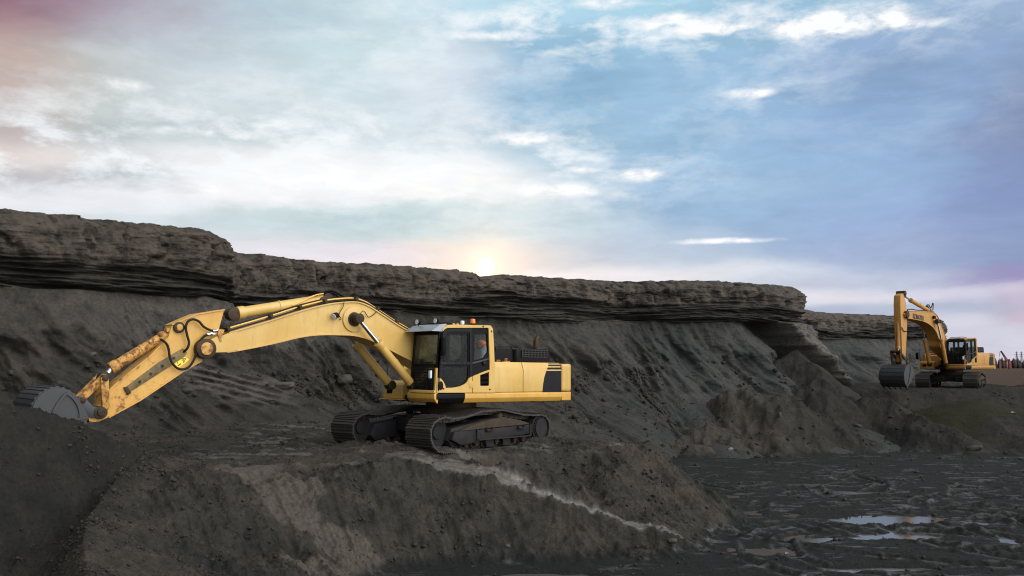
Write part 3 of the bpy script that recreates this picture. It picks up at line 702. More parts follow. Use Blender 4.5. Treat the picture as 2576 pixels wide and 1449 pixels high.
# ------------------------------------------------------------------ loose clods of earth, far too many to count
def clods(name, P_, w_, n, smin, smax, mat, seed):
    rg = np.random.RandomState(seed); r_, c_n = P_.shape[:2]
    w = w_.reshape(-1).astype(float); w /= w.sum(); idx = rg.choice(r_ * c_n, n, p=w)
    pos = P_.reshape(-1, 3)[idx] + rg.normal(size=(n, 3)) * .02
    phi = (1 + 5 ** .5) / 2
    V = np.array([(-1,phi,0),(1,phi,0),(-1,-phi,0),(1,-phi,0),(0,-1,phi),(0,1,phi),(0,-1,-phi),(0,1,-phi),(phi,0,-1),(phi,0,1),(-phi,0,-1),(-phi,0,1)]) / 1.9
    F = np.array([(0,11,5),(0,5,1),(0,1,7),(0,7,10),(0,10,11),(1,5,9),(5,11,4),(11,10,2),(10,7,6),(7,1,8),(3,9,4),(3,4,2),(3,2,6),(3,6,8),(3,8,9),(4,9,5),(2,4,11),(6,2,10),(8,6,7),(9,8,1)])
    dist = np.linalg.norm(pos[:, :2], axis=1)
    sz = smin * (smax / smin) ** (rg.rand(n) ** 3.2) * np.clip(dist / 20, .7, 2.2)
    co = V[None] * (1 + .30 * rg.normal(size=(n, 12, 1)).clip(-1.6, 1.6)) * sz[:, None, None] * (.6 + .5 * rg.rand(n, 1, 3))
    th = rg.rand(n) * 6.283; cx_, sx_ = np.cos(th)[:, None], np.sin(th)[:, None]
    co = np.stack([co[..., 0] * cx_ - co[..., 1] * sx_, co[..., 0] * sx_ + co[..., 1] * cx_, co[..., 2] * .8], -1) + pos[:, None]
    Fa = (F[None] + (np.arange(n) * 12)[:, None, None]).reshape(-1, 3); nf = len(Fa)
    me = bpy.data.meshes.new(name); me.vertices.add(n * 12); me.vertices.foreach_set('co', co.reshape(-1).astype(np.float32))
    me.loops.add(nf * 3); me.loops.foreach_set('vertex_index', Fa.reshape(-1).astype(np.int32)); me.polygons.add(nf)
    me.polygons.foreach_set('loop_start', (np.arange(nf) * 3).astype(np.int32)); me.polygons.foreach_set('loop_total', np.full(nf, 3, np.int32)); me.update(calc_edges=True)
    me.materials.append(mat); o_ = bpy.data.objects.new(name, me); COL.objects.link(o_); return o_
clod_m = plain('earth_clod', (.028, .025, .022), .95, 0, .45, 1.5, (.044, .037, .031), .6, .3, spec=.12)
gy_, gx_ = P[..., 1], P[..., 0]
cl_n = fbm(gx_ * .5, gy_ * .5, 70, 4); cl_f = fbm(gx_ * 1.6, gy_ * 1.6, 71, 3)
rimd = np.exp(-((seg_field(gx_, gy_, [(a, b, 0) for a, b, _ in RIM], 1.0) / .5) ** 2)) + np.exp(-((seg_field(gx_, gy_, [(a, b, 0) for a, b, _ in BERM], 1.0) / .25) ** 2))
wt = (sstep(-.15, .35, cl_n) + .15) * (sstep(-.2, .3, cl_f) + .1) * (1 - .9 * att['wet']) * (1 - .8 * att['pale']) * (1 - .75 * att['dark']) * (1 + 2.5 * rimd)
wt = wt * (sstep(5, 9, gy_)) * sstep(75, 50, gy_) / np.maximum(gy_, 8) ** .8 * (gy_ > 9)
tag(clods('earth_clods', P, wt, 42000, .009, .060, clod_m, 3), 'loose crumbled clods of earth strewn over the banks and heaps', 'clods', kind='stuff')
cw_ = np.hstack([TZ * 0, low_ * sstep(.6, -.8, HH) * (.08 + sstep(-.1, .3, fbm(SS * .35, HH * .6, 72, 4)))]) * sstep(70, 50, Pc[..., 1])
tag(clods('cliff_rubble', Pc, cw_, 14000, .014, .085, clod_m, 4), 'broken rubble lying on the apron below the cliff', 'rubble', kind='stuff')

# ------------------------------------------------------------------ excavators (forward a, left v, up z; metres)
def pts3(pts, v): return [(p[0], v, p[1]) for p in pts]
Z_DT, Z_DB = 1.40, 1.15       # deck skirt top and bottom
def stadium_track():
    """outer line of the belt, sagging between idler, carrier roller and sprocket"""
    P_ = []
    for t in np.linspace(-90, 95, 12): P_.append((2.13 + .49 * math.cos(R(t)), .51 + .49 * math.sin(R(t)) * (.78 if t > 0 else 1)))
    P_ += [(1.75, .855), (1.2, .91), (.8, .985), (.3, 1.0), (-.15, .985), (-.7, .89), (-1.2, .835), (-1.6, .835)]
    for t in np.linspace(100, 270, 11): P_.append((-1.68 + .42 * math.cos(R(t)), .45 + .43 * math.sin(R(t)) * (.9 if math.sin(R(t)) > 0 else 1)))
    P_ += [(-1.0, .01), (0, .0), (1.2, .0)]
    return P_
def smooth_closed(P_, n):
    P_ = np.array(P_); out = []
    m_ = len(P_)
    for i in range(m_):
        a, b, c, d = P_[i-1], P_[i], P_[(i+1) % m_], P_[(i+2) % m_]
        for k in range(10):
            t = k / 10; out.append(.5 * ((2*b) + (c-a)*t + (2*a-5*b+4*c-d)*t*t + (3*b-a-3*c+d)*t**3))
    out = np.array(out); cl_ = np.vstack([out, out[:1]]); s = np.concatenate([[0], np.cumsum(np.hypot(*np.diff(cl_, axis=0).T))])
    u = np.linspace(0, s[-1], n, endpoint=False)
    return np.stack([np.interp(u, s, cl_[:, i]) for i in (0, 1)], -1)

def make_track(root, side, rz):
    g_, w_ = 1.3 * side, .40
    path = smooth_closed(stadium_track(), 49); n = len(path)
    mb = MB()
    for i in range(n):
        p, q_ = path[i], path[(i+1) % n]; t = q_ - p; L_ = np.hypot(*t); t = t / L_; nn = np.array([t[1], -t[0]])   # outward
        c = (p + q_) / 2
        jig = random.uniform(-.006, .006)
        def pt(al, out): r = c + t * al + nn * (out + jig); return (float(r[0]), float(r[1]))
        prof = [pt(-L_*.56, -.055), pt(-L_*.56, -.02), pt(-L_*.50, -.012), pt(-L_*.47, .016), pt(-L_*.41, .016), pt(-L_*.38, -.016), pt(-L_*.10, -.016), pt(-L_*.07, .010), pt(-L_*.01, .010), pt(L_*.02, -.016), pt(L_*.24, -.016), pt(L_*.27, .010), pt(L_*.33, .010), pt(L_*.36, -.016), pt(L_*.42, -.03), pt(L_*.42, -.055)]
        mb.prism(prof, g_ - w_, g_ + w_)
        for s_ in (-1, 1):                                      # chain links behind the shoe
            mb.box((float(c[0] - nn[0]*.10), g_ + s_*.11, float(c[1] - nn[1]*.10)), (L_*.92, .05, .10), Matrix.Rotation(-math.atan2(t[1], t[0]), 3, 'Y'))
    tr = mb.build('track', tracksteel, root, rz=rz)
    o_ = side
    mb = MB()                                                    # long side frame with a sloping mud-covered top
    mb.prism([(1.72,.16),(1.85,.30),(1.72,.58),(1.10,.66),(.1,.78),(-.6,.72),(-1.15,.62),(-1.15,.26),(1.0,.22)], g_ - .26, g_ + .26, .03)
    fr = mb.build('track_frame', frame_m, tr)
    mb = MB(); yo = g_ + o_*.26
    a0, b0 = sorted((yo, yo + o_*.16))
    mb.prism([(.95,.27),(.95,.52),(-1.14,.56),(-1.16,.33)], a0, b0, .015)
    mb.box((-.1, yo + o_*.17, .285), (2.1, .06, .035)); mb.box((-1.15, yo + o_*.10, .42), (.05, .18, .30)); mb.box((.96, yo + o_*.08, .40), (.04, .18, .28))
    mb.prism([(.97,.22),(.97,.55),(1.75,.50),(1.84,.32),(1.5,.18)], a0, b0 - o_*.03 if o_ > 0 else b0, .02)
    mb.build('side_plate', frame_m, fr)
    mb = MB(); random.seed(3)
    a1, b1 = sorted((yo - o_*.28, yo + o_*.155))
    mb.prism([(.9,.535),(1.5,.52),(1.2,.62),(.5,.735),(-.1,.79),(-.7,.70),(-1.12,.60),(-1.12,.575)], a1, b1, .05, seg=3)
    mb.build('caked_mud', mud_m, fr)
    for x_ in (.55, -.72):
        mb = MB(); mb.box((x_, yo + o_*.20, .50), (.30, .12, .035), bevel=.008); mb.box((x_-.11, yo + o_*.18, .535), (.02,.09,.06)); mb.box((x_+.11, yo + o_*.18, .535), (.02,.09,.06))
        mb.build('step', frame_m, fr)
    for x_ in (1.25, .85, .45, .08, -.28, -.66, -1.02):
        mb = MB(); mb.cyl((x_, g_-.2, .16), (x_, g_+.2, .16), .105, bevel=.01); mb.cyl((x_, g_-.27*o_, .17), (x_, g_+.31*o_, .17), .05); mb.box((x_, yo + o_*.02, .22), (.15, .10, .09), bevel=.01)
        mb.build('roller', mud_m, tr)
    for x_ in (.36, -.30):
        mb = MB(); mb.box((x_, yo + o_*.05, .17), (.30, .05, .19), bevel=.02); mb.box((x_, yo+o_*.06, .12), (.2,.06,.09), bevel=.02); mb.build('track_guard', frame_m, tr)
    mb = MB(); mb.cyl((-.05, g_-.2, .80), (-.05, g_+.32*o_, .80), .085, bevel=.01); mb.build('carrier_roller', mud_m, tr)
    mb = MB(); mb.cyl((2.10, g_-.12, .50), (2.10, g_+.12, .50), .36, n=40, bevel=.02); mb.cyl((2.10, g_-.17, .50), (2.10, g_+.17, .50), .16, bevel=.02)
    mb.cyl((2.10, g_-.05, .50), (2.10, g_+.05, .50), .42, n=40)
    mb.build('idler', dark_m, tr)
    mb = MB(); sp = []
    for k in range(84):
        t = 2*math.pi*k/84; r_ = .345 + .035 * (1 if (k % 4) in (0, 1) else -1); sp.append((-1.68 + r_*math.cos(t), .46 + r_*math.sin(t)))
    mb.prism(sp, g_-.05, g_+.05)
    y0 = g_ + o_*.05; y1 = g_ + o_*.40
    mb.cyl((-1.68, g_ - o_*.3, .46), (-1.68, y1 - o_*.06, .46), .33, n=40, bevel=.03)
    mb.cyl((-1.68, y1 - o_*.07, .46), (-1.68, y1, .46), .245, n=40, bevel=.015)
    for k in range(24):
        t = 2*math.pi*k/24; mb.cyl((-1.68+.275*math.cos(t), y1-o_*.07, .46+.275*math.sin(t)), (-1.68+.275*math.cos(t), y1-o_*.02, .46+.275*math.sin(t)), .020, n=6)
    mb.build('sprocket', frame_m, tr)
    return tr

def make_lower(root, rz):
    mb = MB()
    mb.box((0,0,.62), (1.9,1.5,.42), bevel=.05)
    for s_ in (-1, 1):
        for x_, ang_ in ((.85, .3), (-.85, -.3)):
            mb.box((x_, s_*.72, .56), (.42, .95, .34), Matrix.Rotation(s_*ang_, 3, 'Z'), bevel=.03)
    mb.build('car_body', dark_m, root, rz=rz)
    mb = MB(); mb.cyl((0,0,.80), (0,0,.98), .80, n=48); mb.cyl((0,0,.98), (0,0,1.16), .66, n=48); mb.build('slew_ring', grease, root)
    for s_ in (1, -1): make_track(root, s_, rz)

def make_upper(root):
    # deck ------------------------------------------------------------
    mb = MB(); mb.box((-.65, 0, 1.22), (3.5, 2.2, .16)); mb.box((-1.05, 0, 1.5), (2.9, 2.5, .5)); mb.box((1.0, .1, 1.24), (.5, .7, .16)); mb.build('deck_frame', dark_m, root)
    def skirt(a0, a1, side, mat, name):
        mb = MB(); s = side
        prof = [(s*1.10, Z_DT), (s*1.49, Z_DT), (s*1.515, Z_DT-.03), (s*1.515, 1.27), (s*1.45, 1.165), (s*1.40, Z_DB), (s*1.10, Z_DB)]
        mb.prism(prof, a0, a1, .008, axis='a'); mb.build(name, mat, root)
    skirt(.735, 1.59, 1, black_paint, 'deck_skirt'); skirt(-2.565, .73, 1, yellow_deck, 'deck_skirt'); skirt(-2.565, .5, -1, yellow_deck, 'deck_skirt')
    mb = MB(); mb.prism([(1.54,Z_DT),(1.62,Z_DT),(1.655,Z_DT-.03),(1.65,1.27),(1.58,1.17),(1.54,Z_DB)], .37, 1.50, .008); mb.build('deck_front', yellow_deck, root)
    # cab: side panels with window openings ------------------------------
    wins = [[(1.396,2.151),(1.386,2.305),(1.344,2.622),(1.297,2.79),(1.26,2.821),(0.677,2.842),(0.638,2.812),(0.62,2.163)],
            [(1.435,2.046),(0.625,2.055),(0.63,1.82),(0.658,1.722),(0.769,1.621),(0.937,1.572),(1.158,1.541),(1.29,1.534),(1.352,1.607),(1.403,1.729)],
            [(0.441,2.819),(0.413,2.856),(0.075,2.877),(0.039,2.842),(0.009,2.414),(0.124,2.272),(0.264,2.228),(0.444,2.212)]]
    cabo = [(1.597,1.421),(1.598,1.772),(1.567,2.145),(1.487,2.894),(1.416,2.962),(1.308,3.005),(0.013,3.057),(-0.078,3.002),(-0.15,2.152),(-0.184,1.409)]
    cab = MB().prism(cabo, 1.44, 1.49, holes=wins).build('cab', black_paint, root)
    MB().prism(cabo, .42, .47, holes=wins[:1] + wins[2:]).build('cab_right_side', black_paint, cab)
    yel1 = [(1.466,2.928),(1.406,2.98),(1.319,3.027),(0.03,3.083),(-0.053,3.074),(-0.121,3.003),(-0.154,2.665),(-0.19,2.153),(-0.211,2.043),(-0.213,1.402),(0.504,1.407),(0.511,1.803),(0.189,1.909),(-0.036,1.974),(-0.021,2.332),(0.017,3.003),(0.051,3.02),(1.307,2.971),(1.383,2.94),(1.437,2.885)]
    MB().prism(yel1, 1.45, 1.525, holes=[[(0.274,1.836),(-0.004,1.918),(-0.013,1.905),(-0.018,1.584),(-0.004,1.569),(0.253,1.57),(0.27,1.584)]]).build('cab_frame', yellow, cab)
    yel2 = [(0.523,1.407),(0.529,1.797),(0.613,1.763),(0.647,1.713),(0.68,1.663),(0.758,1.61),(0.914,1.558),(1.114,1.53),(1.329,1.524),(1.352,1.599),(1.402,1.677),(1.468,1.743),(1.534,1.767),(1.592,1.767),(1.591,1.414)]
    MB().prism(yel2, 1.45, 1.522).build('cab_lower_panel', yellow, cab)
    ca = [(1.486,1.582)][0]; mb = MB()
    mb.prism([(ca[0] + .075*math.cos(t), ca[1] + .105*math.sin(t)) for t in np.linspace(0, 2*math.pi, 32, endpoint=False)], 1.50, 1.535, .006); mb.build('vent', black_paint, cab)
    mb = MB(); mb.prism([(0.269,1.833),(-0.008,1.914),(-0.013,1.573),(0.26,1.574)], 1.44, 1.49)
    for k in range(9):
        z_ = 1.615 + k*.032; mb.box((.105, 1.50, z_), (.28 if k < 8 else .2, .02, .010), Matrix.Rotation(.5, 3, 'X'))
    mb.build('louvre', black_paint, cab)
    hl = [(0.628,1.687),(0.502,1.696),(0.499,1.521),(0.618,1.527)]
    mb = MB(); mb.prism(hl, 1.52, 1.533, .004); mb.build('hinge_plate', yellow, cab)
    # door trim, handle
    dpo = [(1.501,1.772),(1.479,2.303),(1.425,2.83),(1.383,2.937),(0.566,2.989),(0.542,2.969),(0.523,1.812),(0.575,1.794),(0.61,2.876),(0.644,2.902),(1.294,2.878),(1.342,2.833),(1.416,2.374),(1.415,1.773)]
    door = MB().prism(dpo, 1.488, 1.51).build('door', black_gloss, cab)
    MB().prism([(1.476,2.138),(0.586,2.151),(0.584,2.074),(1.475,2.063)], 1.488, 1.512, .004).build('door_rail', black_gloss, door)
    hd = [(0.128,2.13)][0]; mb = MB(); mb.cyl((hd[0], 1.49, hd[1]), (hd[0], 1.53, hd[1]), .055, n=20, bevel=.01); mb.box((hd[0], 1.535, hd[1]), (.12,.02,.03), bevel=.008); mb.build('door_handle', black_gloss, cab)
    MB().prism([(0.517,2.143),(-0.013,2.259),(-0.013,2.223),(0.516,2.103)], 1.488, 1.515, .004).build('trim', steel, cab)
    for p_ in [(-0.074,2.937),(-0.041,1.483),(0.2,3.045),(1.402,1.507)]:
        mb = MB(); mb.cyl((p_[0], 1.50, p_[1]), (p_[0], 1.535, p_[1]), .022, n=10); mb.build('bolt', grease, cab)
    # glass
    for w_ in wins: MB().prism([(p[0], p[1]) for p in w_], 1.462, 1.468).build('window', glass, cab)
    for w_ in wins[:1] + wins[2:]: MB().prism([(p[0], p[1]) for p in w_], .442, .448).build('window', glass, cab)
    # front: pillars, rails, screen, grille
    fb, ft, fr_ = (1.60, 1.42), (1.49, 2.90), (1.33, 3.02)
    def bar(a, b, va, vb, r, mb): mb.prism([(a[0]-r, a[1]), (a[0]+r*.4, a[1]), (b[0]+r*.4, b[1]), (b[0]-r, b[1])], va, vb, .008)
    mb = MB(); bar(fb, ft, .42, .50, .05, mb); bar(fb, ft, 1.42, 1.49, .05, mb)
    mb.prism([(1.50,2.80),(1.525,2.80),(1.50,2.92),(1.36,3.02),(1.33,2.98),(1.44,2.88)], .5, 1.42)
    mb.prism([(1.545,2.03),(1.575,2.03),(1.57,2.10),(1.54,2.10)], .5, 1.42)
    mb.prism([(1.57,1.42),(1.62,1.42),(1.615,1.50),(1.57,1.50)], .5, 1.42); mb.build('front_frame', black_paint, cab)
    MB().prism([(1.555,2.10),(1.562,2.10),(1.512,2.80),(1.505,2.80)], .5, 1.42).build('windshield', glass, cab)
    MB().prism([(1.59,1.50),(1.597,1.50),(1.562,2.03),(1.555,2.03)], .5, 1.42).build('windshield', glass, cab)
    mb = MB()
    for k in range(9):
        v_ = .52 + k*.105; mb.tube([(1.645, v_, 1.47), (1.60, v_, 2.06)], .007, 6)
    for k in range(9):
        z_ = 1.50 + k*.066; a_ = 1.643 - (z_-1.47)*.076; mb.tube([(a_, .50, z_), (a_, 1.38, z_)], .007, 6)
    for v_ in (.5, 1.38): mb.tube([(1.62, v_, 1.45), (1.648, v_, 1.47), (1.60, v_, 2.07)], .012, 6)
    mb.build('grille', black_paint, cab)
    mb = MB(); mb.prism([(1.60,1.40),(1.665,1.40),(1.655,1.47),(1.60,1.47)], .44, 1.5, .01); mb.prism([(1.575,1.4),(1.64,1.4),(1.60,2.0),(1.56,2.0)], 1.435, 1.505, .01); mb.build('front_sill', yellow, cab)
    # roof
    mb = MB(); mb.prism([(1.40,2.985),(1.30,3.03),(1.0,3.065),(0.05,3.085),(-.10,3.04),(-.14,2.97),(-.10,2.93),(.0,3.01),(1.3,2.97)], .44, 1.448, .01); roof = mb.build('roof', yellow, cab)
    mb = MB(); mb.prism([(-.12,1.4),(-.06,1.4),(-.03,2.97),(-.09,2.97)], .44, 1.448); mb.build('rear_wall', black_paint, cab) if False else mb.bm.free()
    mb = MB()
    mb.prism([(-.16,1.4),(-.09,1.4),(-.09,2.12),(-.15,2.12)], .44, 1.44); mb.prism([(-.145,2.86),(-.09,2.86),(-.09,3.0),(-.14,3.0)], .44, 1.44); mb.prism([(-.15,2.1),(-.09,2.1),(-.09,2.88),(-.145,2.88)], .44, .47)
    mb.build('rear_wall', black_paint, cab)
    MB().prism([(-.125,2.12),(-.118,2.12),(-.115,2.86),(-.122,2.86)], .47, 1.44).build('rear_window', glass, cab)
    vz = [(1.30,3.045),(1.34,3.07),(1.52,3.03),(1.76,2.885),(1.75,2.875),(1.5,3.0)]
    mb = MB(); mb.prism(vz, .36, 1.50, .004)
    mb.prism([(1.34,3.06),(1.52,3.02),(1.76,2.88),(1.44,2.88)], 1.50, 1.508); mb.prism([(1.34,3.06),(1.52,3.02),(1.76,2.88),(1.44,2.88)], .352, .36)
    mb.build('visor', visor_m, cab)
    for (a_, v_, z_) in ((1.52, .62, 3.06), (1.40, 1.22, 3.07)):
        mb = MB(); mb.tube([(a_, v_, z_-.03), (a_, v_, z_+.06)], .012, 6); mb.cyl((a_-.03, v_, z_+.08), (a_+.055, v_, z_+.075), .055, .07, n=20, bevel=.008)
        wl = mb.build('work_lamp', black_paint, cab)
        mb = MB(); mb.cyl((a_+.056, v_, z_+.075), (a_+.064, v_, z_+.075), .06, n=20); mb.build('lens', lens_m, wl)
    mb = MB(); mb.tube([(1.5,.6,3.07),(1.3,.9,3.10),(1.1,1.2,3.11),(.95,1.3,3.09)], .016, 6, smooth=4); mb.box((1.2,1.0,3.10),(.35,.10,.03),bevel=.01); mb.build('roof_bracket', black_paint, cab)
    for x_ in (.98,.86): 
        mb = MB(); mb.cyl((x_, 1.33, 3.06), (x_, 1.33, 3.10), .03, n=10, bevel=.005); mb.build('roof_bolt', yellow, cab)
    bc = [(0.351,3.101),(0.681,3.092)]
    be = MB(); be.cyl((bc[0][0],1.3,bc[0][1]-.03),(bc[0][0],1.3,bc[0][1]+.02),.075,n=28,bevel=.005); be = be.build('beacon', black_paint, cab)
    mb = MB(); mb.cyl((bc[0][0],1.3,bc[0][1]+.02),(bc[0][0],1.3,bc[0][1]+.135),.068,.060,n=28,bevel=.012); mb.build('beacon_lens', amber_m, be)
    mb = MB(); mb.cyl((bc[1][0],1.3,bc[1][1]-.03),(bc[1][0],1.3,bc[1][1]),.03,n=16); mb.cyl((bc[1][0],1.3,bc[1][1]),(bc[1][0],1.3,bc[1][1]+.085),.052,.048,n=24,bevel=.01); mb.build('roof_lamp', lens_m, cab)
    # interior
    mb = MB(); mb.box((.55,.95,1.83),(.50,.50,.14),bevel=.05); mb.box((.28,.95,2.12),(.12,.46,.56),Matrix.Rotation(-.14,3,'Y'),bevel=.05); mb.build('seat', seat_m, cab)
    mb = MB(); mb.box((.215,.95,2.52),(.10,.26,.24),bevel=.05); mb.cyl((.24,.9,2.3),(.22,.9,2.45),.012,n=8); mb.build('headrest', seat_m, cab)
    mb = MB(); mb.box((.85,.95,1.5),(1.4,.9,.12)); mb.box((.45,.95,1.65),(.5,.6,.25),bevel=.03)
    for v_ in (.66, 1.24): mb.box((.72, v_, 1.93),(.42,.10,.16),bevel=.03); mb.tube([(.86,v_,2.0),(.88,v_,2.16)],.014,6); mb.sphere((.885,v_,2.18),.03)
    mb.box((1.38,.95,1.72),(.10,.16,.5),bevel=.02); mb.box((1.40,.62,2.15),(.05,.18,.14),bevel=.01); mb.build('console', dark_m, cab)
    # mirror
    mm = [(1.482,2.52)][0]
    mb = MB(); mb.box((mm[0],1.62,mm[1]),(.20,.07,.44),Matrix.Rotation(.6,3,'Z'),bevel=.03); mb.tube([(mm[0]+.02,1.50,mm[1]+.2),(mm[0],1.60,mm[1]+.18),(mm[0],1.60,mm[1]-.3),(mm[0]+.03,1.50,mm[1]-.3)],.014,6); mb.build('mirror', black_paint, cab)
    mh = [(1.753,1.846)][0]
    mb = MB(); mb.box((mh[0],1.46,mh[1]),(.05,.09,.19),bevel=.02); mb.build('front_lamp', lens_m, cab)
    mb = MB(); mb.tube([(1.545,1.52,1.45),(1.56,1.55,1.6),(1.54,1.55,2.0),(1.51,1.55,2.3),(1.49,1.50,2.4)],.014,6,smooth=4); mb.build('handrail', black_paint, cab)
    # engine housing ----------------------------------------------------
    ZC, ZH = 1.98, 2.17
    xs = ([(-0.212,1.605)][0][0], [(-1.184,1.604)][0][0], [(-2.565,1.602)][0][0])
    def side_door(a0, a1, s, mat=yellow, name='engine_door'):
        mb = MB(); prof = [(s*1.40,Z_DT+.012),(s*1.495,Z_DT+.012),(s*1.495,ZC),(s*1.42,ZH),(s*1.34,ZH+.005),(s*1.34,Z_DT+.012)]
        mb.prism(prof, a0, a1, .012, axis='a'); return mb.build(name, mat, root)
    d1 = side_door(xs[1]+.010, xs[0]-.012, 1); d2 = side_door(xs[2]+.010, xs[1]-.010, 1); side_door(xs[2], .6, -1)
    mb = MB()
    mb.prism([(-2.001,1.958),(-2.547,1.962),(-2.55,1.393),(-1.863,1.397),(-1.888,1.603),(-1.931,1.794)], 1.49, 1.5005)
    mb.prism([(-2.036,1.996),(-2.057,2.048),(-2.551,2.054),(-2.556,2.001)], 1.49, 1.5000)
    mb.build('black_decal', black_gloss, d2)
    mb = MB()
    for (y0_, y1_, x0_) in ((728, 752, 2034), (703, 716, 2042)):
        q1 = [(-2.104,2.08),(-2.599,2.085),(-2.582,2.132),(-2.119,2.126),(-2.56,2.155),(-2.135,2.15),(-2.135,2.171),(-2.533,2.176)]
    for (ids) in ((0,1,2,3),(4,5,6,7)):
        vs = []
        for i_ in ids:
            a_, z_ = q1[i_]; z_ = min(z_ + .0, ZH-.005); v_ = 1.495 - (z_-ZC)*(.075/.19) + .003 if z_ > ZC else 1.498
            vs.append(mb.bm.verts.new((a_, v_, z_)))
        mb.face(vs)
    mb.build('decal_stripe', black_gloss, d2)
    mb = MB(); mb.box((-1.35,0,ZH-.035),(2.45,2.66,.07),bevel=.015); mb.build('hood', yellow_deck, root)
    # counterweight
    out_ = []
    for s_, rng_ in ((1, np.linspace(0, 1, 9)), ):
        pass
    plan = [(xs[2]-.004, 1.50), (-2.80, 1.50), (-2.95, 1.455), (-3.06, 1.34)] + [(-3.06 - .30*math.cos(t*math.pi/2)**1.0, t*1.2) for t in np.linspace(1, -1, 15)] + [(-3.06,-1.34),(-2.95,-1.455),(-2.80,-1.50),(xs[2]-.004,-1.50)]
    mb = MB(); mb.prism([(p[0], p[1]) for p in plan], Z_DT+.01, ZH-.02, .09, axis='z', seg=4); cw = mb.build('counterweight', yellow, root)
    mb = MB(); mb.prism([(p[0]*1.001, p[1]) for p in plan], Z_DB+.02, Z_DT, .03, axis='z', seg=3); mb.build('counterweight_base', yellow_deck, cw)
    # engine cover, muffler
    ec = [(-0.691,2.176),(-0.687,2.502),(-0.731,2.531),(-1.297,2.545),(-1.331,2.517),(-1.387,2.534),(-1.568,2.546),(-1.62,2.524),(-1.724,2.542),(-2.067,2.55),(-2.121,2.536),(-2.498,2.56),(-2.594,2.551),(-2.663,2.498),(-2.697,2.389),(-2.698,2.206)]
    mb = MB(); mb.prism(ec, -.35, .9, .05, seg=3); eng = mb.build('engine_cover', black_paint, root)
    gx0, gx1 = [(-1.653,2.369),(-2.554,2.387)][0][0], [(-1.653,2.369),(-2.554,2.387)][1][0]
    mb = MB(); gz0, gz1 = [(-1.708,2.327)][0][1], [(-1.706,2.51)][0][1]
    for k in range(9): x_ = gx0 + (gx1-gx0)*k/8; mb.box((x_, .925, (gz0+gz1)/2), (.016,.02,gz1-gz0))
    for k in range(4): z_ = gz0 + (gz1-gz0)*k/3; mb.box(((gx0+gx1)/2, .925, z_), (abs(gx1-gx0),.02,.016))
    mb.build('mesh_guard', steel, eng)
    mb = MB(); fx_ = [(-1.453,2.365)][0][0]; mb.cyl((fx_, .90, 2.15),(fx_, .90, [(-1.451,2.535)][0][1]),.115,n=24,bevel=.05); mb.build('air_filter', black_paint, eng)
    mb = MB(); r0 = [(-0.73,2.55),(-1.284,2.564),(-0.731,2.503),(-1.349,2.498)]
    mb.tube([(r0[2][0],.9,r0[2][1]-.05),(r0[0][0],.9,r0[0][1]+.02),(r0[1][0],.9,r0[1][1]+.02),(r0[3][0],.9,r0[3][1]-.06)],.014,6); mb.build('grab_rail', black_paint, eng)
    ex = [(-2.627,2.554),(-2.625,2.777),(-2.684,2.88)]
    mb = MB(); mb.tube([(ex[0][0],.4,ex[0][1]-.1),(ex[1][0],.4,ex[1][1]),(ex[2][0]-.02,.4,ex[2][1]+.02)],.075,14,smooth=4); mb.tube([(ex[1][0]-.06,.4,ex[1][1]),(ex[1][0]-.17,.4,ex[1][1]+.03)],.012,6); mb.build('exhaust_pipe', grease, eng)
    mb = MB(); fc = [(-0.841,2.182),(-0.582,2.196)]
    mb.cyl((fc[0][0],1.2,ZH-.02),(fc[0][0],1.2,ZH+.03),.11,n=20,bevel=.01); mb.cyl((fc[0][0],1.2,ZH+.03),(fc[0][0],1.2,ZH+.10),.04,n=14,bevel=.01)
    mb.box((fc[1][0],1.2,ZH+.03),(.10,.05,.06),bevel=.01); mb.build('filler_cap', yellow_worn, root)
    # right-hand side boxes, tank and rails
    mb = MB(); mb.prism([(-.3,Z_DT),(-.3,2.06),(.42,2.06),(.52,1.98),(.54,Z_DT)], -1.48, -.48, .03); mb.build('fuel_tank', yellow, root)
    mb = MB(); mb.prism([(.54,1.20),(.54,1.66),(1.02,1.66),(1.14,1.56),(1.18,1.20)], -1.46, -.55, .04); bx_ = mb.build('tool_box', yellow, root)
    mb = MB(); mb.box((1.165,-1.15,1.40),(.03,.24,.14),bevel=.01); mb.build('lamp', black_paint, bx_)
    mb = MB(); mb.prism([(.4,Z_DB),(.4,1.20),(1.28,1.20),(1.28,Z_DB+.02)], -1.5, -.50, .015); mb.build('step_plate', yellow_deck, root)
    mb = MB(); mb.tube([(1.02,-1.46,1.62),(1.05,-1.46,2.1),(.98,-1.46,2.5),(.7,-1.46,2.85),(.4,-1.46,2.95),(.2,-1.46,2.9),(.18,-1.46,2.05)],.02,8,smooth=4)
    mb.tube([(1.04,-1.46,2.25),(.19,-1.46,2.25)],.018,8); mb.build('handrail', steel, root)
    mb = MB(); mb.box((1.35,-1.5,1.98),(.06,.18,.42),Matrix.Rotation(-.3,3,'Z'),bevel=.03); mb.tube([(1.05,-1.46,2.15),(1.3,-1.5,2.2),(1.35,-1.5,1.75),(1.04,-1.46,1.8)],.012,6,smooth=3); mb.build('mirror', black_paint, root)

